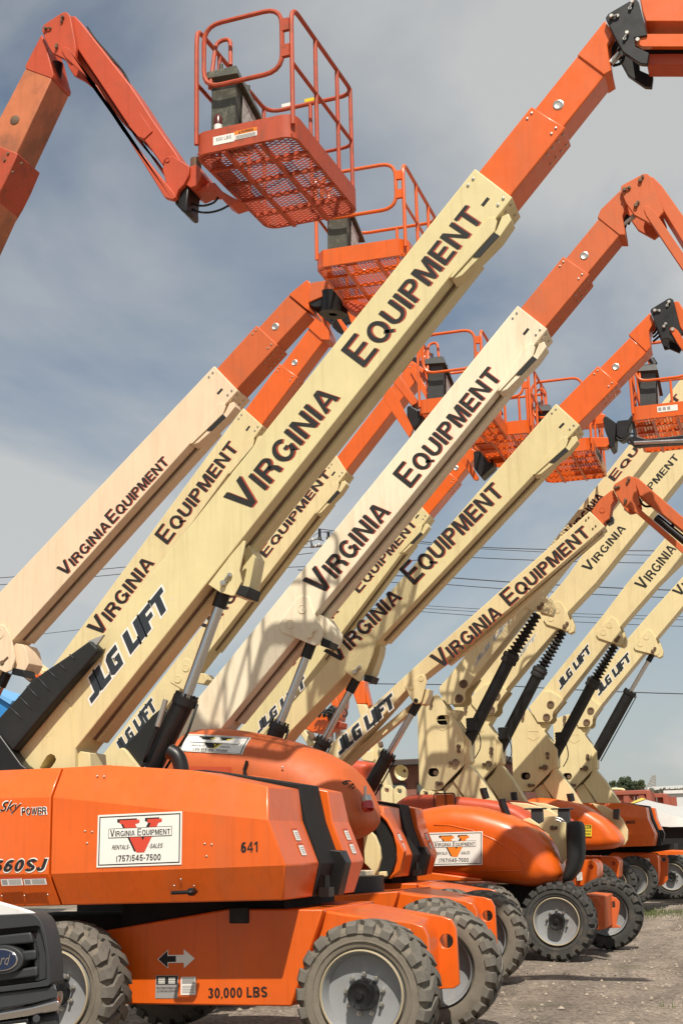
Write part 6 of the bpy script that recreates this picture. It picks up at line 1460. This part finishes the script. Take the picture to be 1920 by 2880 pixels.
def container(px0, px1, pyt, Y, label, rows=1, ln=12):
    a = at(px0, Y); b = at(px1, Y); z1 = a.z
    r = thing('shipping_container', ((a.x+b.x)/2, Y, 0), label, 'container', None)
    x = a.x; pts = []; i = 0
    while x < b.x: 
        pts += [(x, Y), (x+.16, Y), (x+.24, Y+.10), (x+.40, Y+.10)]; x += .48
    mb = MB()
    n = len(pts)
    for px_, py_ in pts: mb.v.append(Vector((px_, py_, 0)))
    for px_, py_ in pts: mb.v.append(Vector((px_, py_, z1-.12)))
    for i in range(n-1): mb.f.append([i, i+1, n+i+1, n+i])
    build('wall', mb, m_cont, r)
    fr = MB().box((a.x-.05, Y-.03, z1-.14), (b.x+.05, Y+.12, z1)).box((a.x-.06, Y-.04, 0), (a.x+.08, Y+.14, z1-.01)).box((b.x-.08, Y-.04, 0), (b.x+.06, Y+.14, z1-.01)).box((a.x, Y+.12, z1-.1), (b.x, Y+2.4, z1-.02)).box((b.x-.04, Y+.14, 0), (b.x+.02, Y+2.4, z1-.1))
    build('frame', fr, m_cont, r, bevel=.02)
    return r
ct1 = container(kN(880,215)[0], kN(1250,215)[0], 0, 36, 'red corrugated shipping container behind the far right machines, taller one')
ct2 = container(kN(1255,240)[0], kN(1404,240)[0], 0, 38, 'red corrugated shipping container, lower one next to the white building')
ct3 = container((1290,2226), kN(780,218)[0], 0, 37, 'red corrugated shipping container glimpsed between the cream uprights')
build('bars', MB().box(at(kN(1120,310)[0], 35.9)-Vector((0,.03,0)), at(kN(1125,265)[0], 35.9)).box(at(kN(1150,305)[0], 35.9)-Vector((0,.03,0)), at(kN(1156,265)[0], 35.9)), m_steel, ct1)
build('bars', MB().box(at(kN(1295,312)[0], 37.9)-Vector((0,.03,0)), at(kN(1300,275)[0], 37.9)).box(at(kN(1325,315)[0], 37.9)-Vector((0,.03,0)), at(kN(1331,275)[0], 37.9)), m_steel, ct2)
build('roof_pipe', MB().tube([at(p, 38.5) for p in kN(885,212, 890,196, 1020,198, 1030,212)], .05, 8, fil=.3), m_cream, ct1, smooth=True)
WB = thing('white_building', (12, 46, 0), 'low white building at the right edge behind the red containers', 'building')
a, b = at(kN(1405,240)[0], 44), at(kN(1900,245)[0], 44)
build('wall', MB().box((a.x, 44, 0), (b.x+6, 50, a.z)), m_wall, WB); build('roof_edge', MB().box((a.x-.05, 43.9, a.z), (b.x+6, 50.1, a.z+.12)), m_truckw, WB)
LB = thing('long_shed', (60, 400, 0), 'long low shed with a pale roof line beyond the tree', 'building')
a, b = at(kN(1240,178)[0], 400), at(kN(1900,142)[0], 400)
build('roof', MB().prism([(a.x, a.z-.9), (b.x, b.z-.9), (b.x, b.z), (a.x, a.z)], 400, 420), m_wall, LB)
build('wall', MB().box((a.x, 401, 0), (b.x, 419, a.z-.9)), mat('grey_shed_wall', (.16, .16, .15), .8, noise=.1), LB)
# far brush line
mbr = mat('grey_brown_brush', (0.12, 0.105, 0.075), 0.9, noise=.25); br = MB()
a, b = at(kN(1120,0)[0], 380), at(kN(2000,0)[0], 380); zt = at(kN(1400,212)[0], 380).z
for i in range(9000):
    x = random.uniform(a.x, b.x); z = random.uniform(zt*.3, zt)*random.uniform(.9, 1); y = 380+random.uniform(-6, 6); s = random.uniform(.4, 1.1); t = random.random()*6.28
    br.add([(x-s, y, z), (x+s*cos(t), y+s*sin(t), z+s*.3), (x, y, z+s*1.3)], [[0,1,2]])
brush = build('brush_line', br, mbr, kind='stuff'); brush['label'] = 'low grey brown brush line on the horizon at right'
# trees
m_leaf = mat('dark_green_leaves', (0.045, 0.065, 0.028), 0.8, noise=0.35); m_leaf2 = mat('olive_green_leaves', (0.075, 0.09, 0.038), 0.8, noise=0.35)
def tree(px, top, bot, Y, rpx, label, leaf, sq=1.0):
    c = at(px, Y); zt = at(top, Y).z; zb = at(bot, Y).z; R = (at((px[0]+rpx, px[1]), Y)-c).length
    t = thing('tree', (c.x, Y, 0), label, 'tree', 'trees on the horizon')
    tr = MB().cyl((c.x, Y, -.1), (c.x, Y, zb+.3*(zt-zb)), .35, .2, 10)
    for k in range(5): a = k*1.3; tr.cyl((c.x, Y, zb*.6), (c.x+cos(a)*R*.6, Y+sin(a)*R*.4, zb+(zt-zb)*.6), .14, .05, 6)
    build('trunk', tr, m_wood, t, smooth='auto')
    mb = MB(); cl = []
    H = (zt-zb)*1.35; cz = zt-(zt-zb)*.52
    for k in range(34):
        a = random.random()*6.28; b_ = random.uniform(-1, 1); rr = random.random()**.5
        cl.append(Vector((c.x+R*.72*rr*cos(a), Y+R*.6*rr*sin(a), cz+H*.36*b_*(1-.35*rr))))
    for q in cl:
        s0 = R*random.uniform(.18, .32)
        for i in range(150):
            d = Vector((random.gauss(0, 1), random.gauss(0, 1), random.gauss(0, .8))).normalized()*s0*random.uniform(.6, 1.1); p = q+d; s = R*.05*random.uniform(.6, 1.5)
            e1 = Vector((random.gauss(0, 1), random.gauss(0, 1), random.gauss(0, 1))).normalized()*s; e2 = e1.orthogonal().normalized()*s
            mb.add([p-e1, p+e2, p+e1, p-e2], [[0,1,2,3]])
    build('crown', mb, leaf, t)
tree(kQ(925,960)[0], kQ(930,885)[0], kQ(930,1030)[0], 420, 30, 'largest dark green tree on the horizon at right', m_leaf)
tree(kQ(1100,980)[0], kQ(1100,912)[0], kQ(1100,1035)[0], 430, 17, 'smaller green tree on the right flank of the largest one', m_leaf2)
tree(kQ(790,985)[0], kQ(790,922)[0], kQ(790,1035)[0], 425, 15, 'smaller green tree on the left flank of the largest one', m_leaf2)
tree(kQ(1010,990)[0], kQ(1010,930)[0], kQ(1010,1040)[0], 440, 20, 'dark tree filling the gap right of the largest tree', m_leaf)
# distant crane mast
p0c = at(kQ(1215,990)[0], 600)
CR = thing('crane_mast', (p0c.x, 600, 0), 'faint lattice crane mast leaning on the horizon right of the trees', 'crane')
p0, p1 = at(kQ(1215,1010)[0], 600), at(kQ(1250,865)[0], 600); cmst = MB()
for k in range(8):
    q0 = p0.lerp(p1, k/8); q1 = p0.lerp(p1, (k+1)/8); wq = 2.0*(1-.1*k)
    cmst.cyl(q0+Vector((-wq, 0, 0)), q1+Vector((-wq*.9, 0, 0)), .3, n=5); cmst.cyl(q0+Vector((wq, 0, 0)), q1+Vector((wq*.9, 0, 0)), .3, n=5); cmst.cyl(q0+Vector((-wq, 0, 0)), q1+Vector((wq*.9, 0, 0)), .25, n=5)
cmst.cyl(Vector((p0.x, 600, 0)), p0, 1.2, n=8)
build('mast', cmst, mat('pale_crane_steel', (.30,.29,.27), .7), CR)
# draped tarpaulin by the right edge
TP = thing('tarpaulin_stack', (6, 29, 0), 'pale grey and yellow tarpaulin draped over a stack at the right edge', 'tarpaulin')
TYY = 27.5
tb_ = MB()
ridge = [at(p, TYY+2.0) for p in kN(1190,283, 1330,320, 1480,350, 1700,372)]
eave = [at(p, TYY) for p in kN(1100,330, 1250,365, 1430,430, 1700,500)]
skirt = [at(p, TYY-.1) for p in kN(1100,500, 1250,530, 1450,545, 1700,540)]
for rw in (ridge, eave, skirt): tb_.v += rw
for k in range(2):
    for i in range(3): tb_.f.append([k*4+i, k*4+i+1, (k+1)*4+i+1, (k+1)*4+i])
tb_.v += [r+Vector((0, 2.0, -.8)) for r in ridge]
for i in range(3): tb_.f.append([i+1, i, 12+i, 12+i+1])
tb_.f += [[0, 4, 8, 12], [3, 15, 11, 7]]
to = build('tarpaulin', tb_, m_tarp, TP); sb_ = to.modifiers.new('subdivision', 'SUBSURF'); sb_.levels = 1; sb_.render_levels = 2; sb_.subdivision_type = 'SIMPLE'
ye = [ridge[0]+Vector((0, -.05, .02)), ridge[0].lerp(ridge[1], .28)+Vector((0, -.05, .02)), eave[0].lerp(eave[1], .12)+Vector((0, -.06, .02)), eave[0]+Vector((-.03, -.06, .02))]
build('yellow_corner', MB().add(ye, [[0, 3, 2, 1]]), m_tarpy, TP)
build('stack', MB().box((skirt[0].x+.1, TYY+.1, 0), (skirt[3].x, TYY+3, skirt[2].z+.2)), m_deep, TP)  # matt black stands in for the darkness beneath the tarpaulin
# shed behind
SH = thing('brown_shed', (-4, 34, 0), 'brown red shed with a dark flat roof and windows, seen between the rams', 'building')
SY = 31
a, b = at(kR(1150,1200)[0], SY), at(kR(1560,1200)[0], SY)
zt = at(kR(1200,1105)[0], SY).z; zw = at(kR(1200,1185)[0], SY).z
build('wall', MB().box((a.x-3.4, SY+.1, 0), (b.x+2.5, SY+6, zw)), m_shed, SH)
build('roof', MB().box((a.x-3.6, SY-.4, zw), (b.x+2.7, SY+6.2, zt)), m_roof, SH, bevel=.03)
for i in range(10):
    x = a.x-1.5+i*.62; build('wall_batten', MB().box((x, SY+.03, .3), (x+.05, SY+.1, zw-.02)), m_roof, SH)
wz0, wz1 = at(kR(1250,1545)[0], SY).z, at(kR(1250,1400)[0], SY).z
for i in range(5):
    x = a.x+.1+i*.78
    f = build('window', MB().box((x, SY+.02, wz0), (x+.44, SY+.09, wz1)), m_roof, SH); build('pane', MB().box((x+.05, SY+.005, wz0+.05), (x+.39, SY+.018, wz1-.05)), mat('window_glass', (.09, .10, .085), .15) if i == 0 else bpy.data.materials['window_glass'], f)
lf = at(kR(1370,1240)[0], SY-.5); build('wall_lamp', MB().lathe([(0, .05), (.12, .2), (.2, .24)], lf, (-.3, -1, -.3), 12), m_cream, SH, smooth='auto')
RS = thing('red_faded_shelter', (-5, 24, 0), 'pinkish red hood of an older lift behind the small ram', 'machine hood')
rounded(RS, 'hood', kR(560,1130, 700,1100, 850,1110, 930,1150, 925,1200, 880,1290, 865,1400, 800,1500, 560,1500), 22, 1.2, .2, m_org_red)
# far machine with pale arms, mid picture
MF = lift(-6, 27, 'distant lift with pale and orange boom standing beyond the rams, mid picture')
MF['group'] = 'distant lifts beyond the row'
FY = 25
plate(MF, 'boom_section', kR(748,370, 875,378, 1160,1440, 1060,1440, 990,1200), FY, .5, m_cream, .02)
plate(MF, 'boom_section', kR(0,730, 60,690, 190,890, 120,920), FY, .5, m_cream, .02)
plate(MF, 'fly_section', kR(690,200, 720,60, 850,70, 870,370, 750,372), FY, .4, m_org, .02)
plate(MF, 'jib', kR(820,60, 855,80, 925,380, 905,420, 870,330), FY+.1, .3, m_org, .02)
plate(MF, 'pivot_plate', kR(800,1090, 830,1010, 960,960, 985,1090, 960,1125, 830,1105), FY-.1, .1, m_cream, .02)
plate(MF, 'fly_section', kR(500,200, 620,110, 590,400, 540,600, 470,560), FY, .4, m_org, .02)
plate(MF, 'platform', kR(70,660, 200,560, 300,500, 380,500, 400,600, 380,690, 180,745, 70,690), FY-1.2, 1.0, m_org, .04)
plate(MF, 'platform', kR(450,690, 480,610, 545,600, 535,680), FY-1, .6, m_org_red, .03)
plate(MF, 'rotator', kR(360,440, 420,380, 490,420, 500,560, 420,620, 370,540), FY-1.3, .3, m_black, .02)
plate(MF, 'rotator_arm', kR(430,300, 480,260, 520,400, 480,480, 410,420), FY-1.1, .3, m_org, .02)
hz = []
for k in range(9):
    x0 = random.uniform(200, 330); hz.append([kR(x0,random.uniform(450,560))[0], kR(x0+60,random.uniform(380,470))[0], kR(x0+150,random.uniform(430,560))[0]])
hoses(MF, hz+[[kR(590,420)[0], kR(635,480)[0], kR(610,540)[0], kR(570,520)[0]]], FY-1.4, .022)
plate(MF, 'ram_bracket', kR(95,720, 150,720, 195,800, 180,850, 150,840), FY-.2, .2, m_rustpin, .02)
plate(MF, 'ram_bracket', kR(1020,870, 1060,850, 1075,920, 1040,940), FY-.2, .2, m_rustpin, .02)
plate(MF, 'stand', kR(475,690, 565,690, 565,820, 475,820), FY, .1, m_steel, .02); plate(MF, 'stand', kR(400,740, 445,740, 445,880, 400,880), FY, .1, m_steel, .02)
for c_, rr in ((kR(1140,1500)[0], 'leftmost cream lifting lug ring below the brown shed'), (kR(1305,1510)[0], 'second cream lifting lug ring from the left below the brown shed'), (kP(905,275)[0], 'third cream lug ring from the left, near the tall uprights'), (kP(1005,275)[0], 'rightmost cream lug ring, beside the first tall upright')):
    v = at(c_, 20); o_ = [(v.x+x, v.z+z) for x, z in [(.135*cos(i*pi/9), .13*sin(i*pi/9)) for i in range(10)]+[(-.135, -.5), (.135, -.5)]]
    h_ = [(v.x+.05*cos(i*pi/6), v.z+.01+.05*sin(i*pi/6)) for i in range(12)]
    tl = build('lug_ring', MB().prism(o_, 20, 20.12, holes=[h_]), m_cream, None, bevel=.02)
    tag(tl, rr, 'lifting lug', 'cream lug rings below the shed')
dtx = Frame(FY, kR(875,378)[0], kR(748,370)[0], kR(1160,1440)[0])
a, b, d = [at(p, FY) for p in kR(1035,1385, 1065,1480, 1075,1370)]
lay('lettering', text2d('LIFT', bold=.03, shear=.1), a, b-a, d-a, m_ink, MF, .01)
# left edge: orange and cream arm ends, blue cabin
ME = lift(-9.5, 17, 'distant lift arm with cream and orange stripes behind the black cover tray')
ME['group'] = 'distant lifts beyond the row'
kT = K(0,1800,6.03)
plate(ME, 'boom_section', kT(380,180, 480,310, 760,520, 700,640, 900,900, 860,980, 480,560, 300,400), 16, .4, m_cream, .02)
plate(ME, 'fly_section', kT(420,360, 480,440, 680,580, 900,780, 860,900, 600,640, 430,520), 15.9, .3, m_org, .02)
plate(ME, 'hose_tray', kT(300,560, 420,540, 580,650, 500,720), 15.8, .3, m_rustpin, .02)
BC = thing('blue_cabin', (-13, 20, 0), 'bright blue sheet metal cabin at the left edge under the pinkish boom', 'cabin')
build('wall', MB().prism(XZ(kT(-900,700, 0,980, 150,1100, 230,1250, 200,2200, -900,2200), 20), 20, 22), m_bluewall, BC)
build('roof_edge', MB().prism(XZ(kT(-900,640, 0,920, 215,1030, 170,1095, 0,985, -900,705), 19.9), 19.9, 22.2), m_bluel, BC)
# utility pole with crossarm and insulators
PY = 58
PO = thing('utility_pole', (at((905,1500), PY).x, PY, 0), 'wooden utility pole top with white insulators and two black arresters between the booms', 'utility pole')
v = at((905,1500), PY)
kU = K(820,1440,9.8)
pc = at(kU(1010,700)[0], PY)
build('pole', MB().cyl((pc.x+.3, PY, 0), (pc.x+.3, PY, pc.z+.1), .16, .12, 12), m_wood, PO, smooth='auto')
arm = at(kU(640,955)[0], PY); arm2 = at(kU(520,965)[0], PY)
build('crossarm', MB().cyl(arm2, at(kU(1250,900)[0], PY), .06), m_wood, PO)
for p, q in ((kU(720,470), kU(770,700)), (kU(970,550), kU(1010,690))):
    A_, B_ = at(p[0], PY), at(q[0], PY); A_.x = B_.x; build('arrester', MB().box((B_.x-.06, PY-.06, B_.z), (B_.x+.07, PY+.06, A_.z)), m_black, PO, bevel=.01)
    build('arrester_base', MB().box((B_.x-.10, PY-.08, B_.z-.13), (B_.x+.10, PY+.08, B_.z)), m_console, PO)
ins = []
for p in (kU(400,850), kU(490,780), kU(590,760), kU(665,940), kU(755,900)):
    A_ = at(p[0], PY); build('insulator', MB().lathe([(-.06, .01), (-.05, .06), (0, .10), (.04, .11), (.05, .05), (.07, .02)], A_, (1, 0, -.3), 14), m_ins, PO, smooth='auto')
build('jumper', MB().tube([at(p, PY) for p in kU(430,820, 560,790, 700,745, 780,765, 880,800)], .025, 6, fil=.3).tube([at(p, PY) for p in kU(590,690, 640,620, 720,590, 830,550, 980,540, 1110,548)], .015, 5, fil=.3).tube([at(p, PY) for p in kU(540,820, 555,940)], .05, 6), m_black, PO, smooth=True)
# power lines
def wire(pts, Y, r, label):
    a = [at(p, Y) for p in pts]; mb = MB()
    full = []
    for i in range(len(a)-1):
        for k in range(8): t = k/8; q = a[i].lerp(a[i+1], t); full.append(q-Vector((0, 0, .25*4*t*(1-t)*(a[i+1]-a[i]).length/40)))
    full.append(a[-1]); mb.tube(full, r, 5)
    tag(build('power_line', mb, m_wire, smooth=True), label, 'power line', 'power lines across the lower sky')
lines = [([(-200,1640), kU(520,965)[0]], .018), ([(-200,1660), (880,1555)], .018), ([(-200,1815), (500,1735)], .014),
 ([kU(740,462)[0], c4(610,945)[0], c4(1568,962)[0], (2300,1560)], .020), ([kU(830,550)[0], c4(620,952)[0], c4(1568,985)[0], (2300,1580)], .014),
 ([c4(-300,1040)[0], c4(540,990)[0], c4(1568,1020)[0], (2300,1610)], .018), ([c4(-200,1050)[0], c4(490,1085)[0], c4(1568,1145)[0], (2300,1700)], .024), ([c4(-200,1080)[0], c4(480,1117)[0], c4(1568,1180)[0], (2300,1720)], .018),
 ([c4(-100,1180)[0], c4(350,1212)[0], c4(1568,1265)[0], (2300,1770)], .012), ([c4(-100,1190)[0], c4(350,1225)[0], c4(1568,1280)[0]], .012), ([c4(-100,1205)[0], c4(340,1240)[0], c4(1568,1310)[0], (2300,1800)], .014),
 ([c6(-600,-20)[0], c6(700,10)[0], c6(1568,52)[0], (2300,1965)], .022)]
for i, (p, r) in enumerate(lines):
    lb = ['upper left power line running to the pole insulators','second left power line just below the upper one','lowest left power line behind the nearest booms','topmost power line right of the pole','thin power line touching the topmost one','power line just under the topmost pair','thick middle power line crossing behind the low boom','middle power line just under the thick one','faint upper line of the lower trio','faint middle line of the lower trio','faint lowest line of the lower trio','single low power line passing the cream uprights'][i]
    wire(p, PY+2, r*1.15, lb)

# platforms of the three nearest lifts, just beyond the right edge (their shadows reach the gravel)
basket(M1, (4.6, .3, 7.2), .95, 1.8, 1.15, m_org, consm=m_consoleb)
build('platform_support', MB().box((4.1, 1.0, 7.2), (4.8, 1.4, 7.5)), m_black, M1)
basket(M2, (4.2, 3.8, 4.9), .95, 1.8, 1.15, m_org_fade, consm=m_consoleb)
basket(M3, (3.9, 6.6, 5.2), .95, 1.8, 1.15, m_org, consm=m_consoleb)
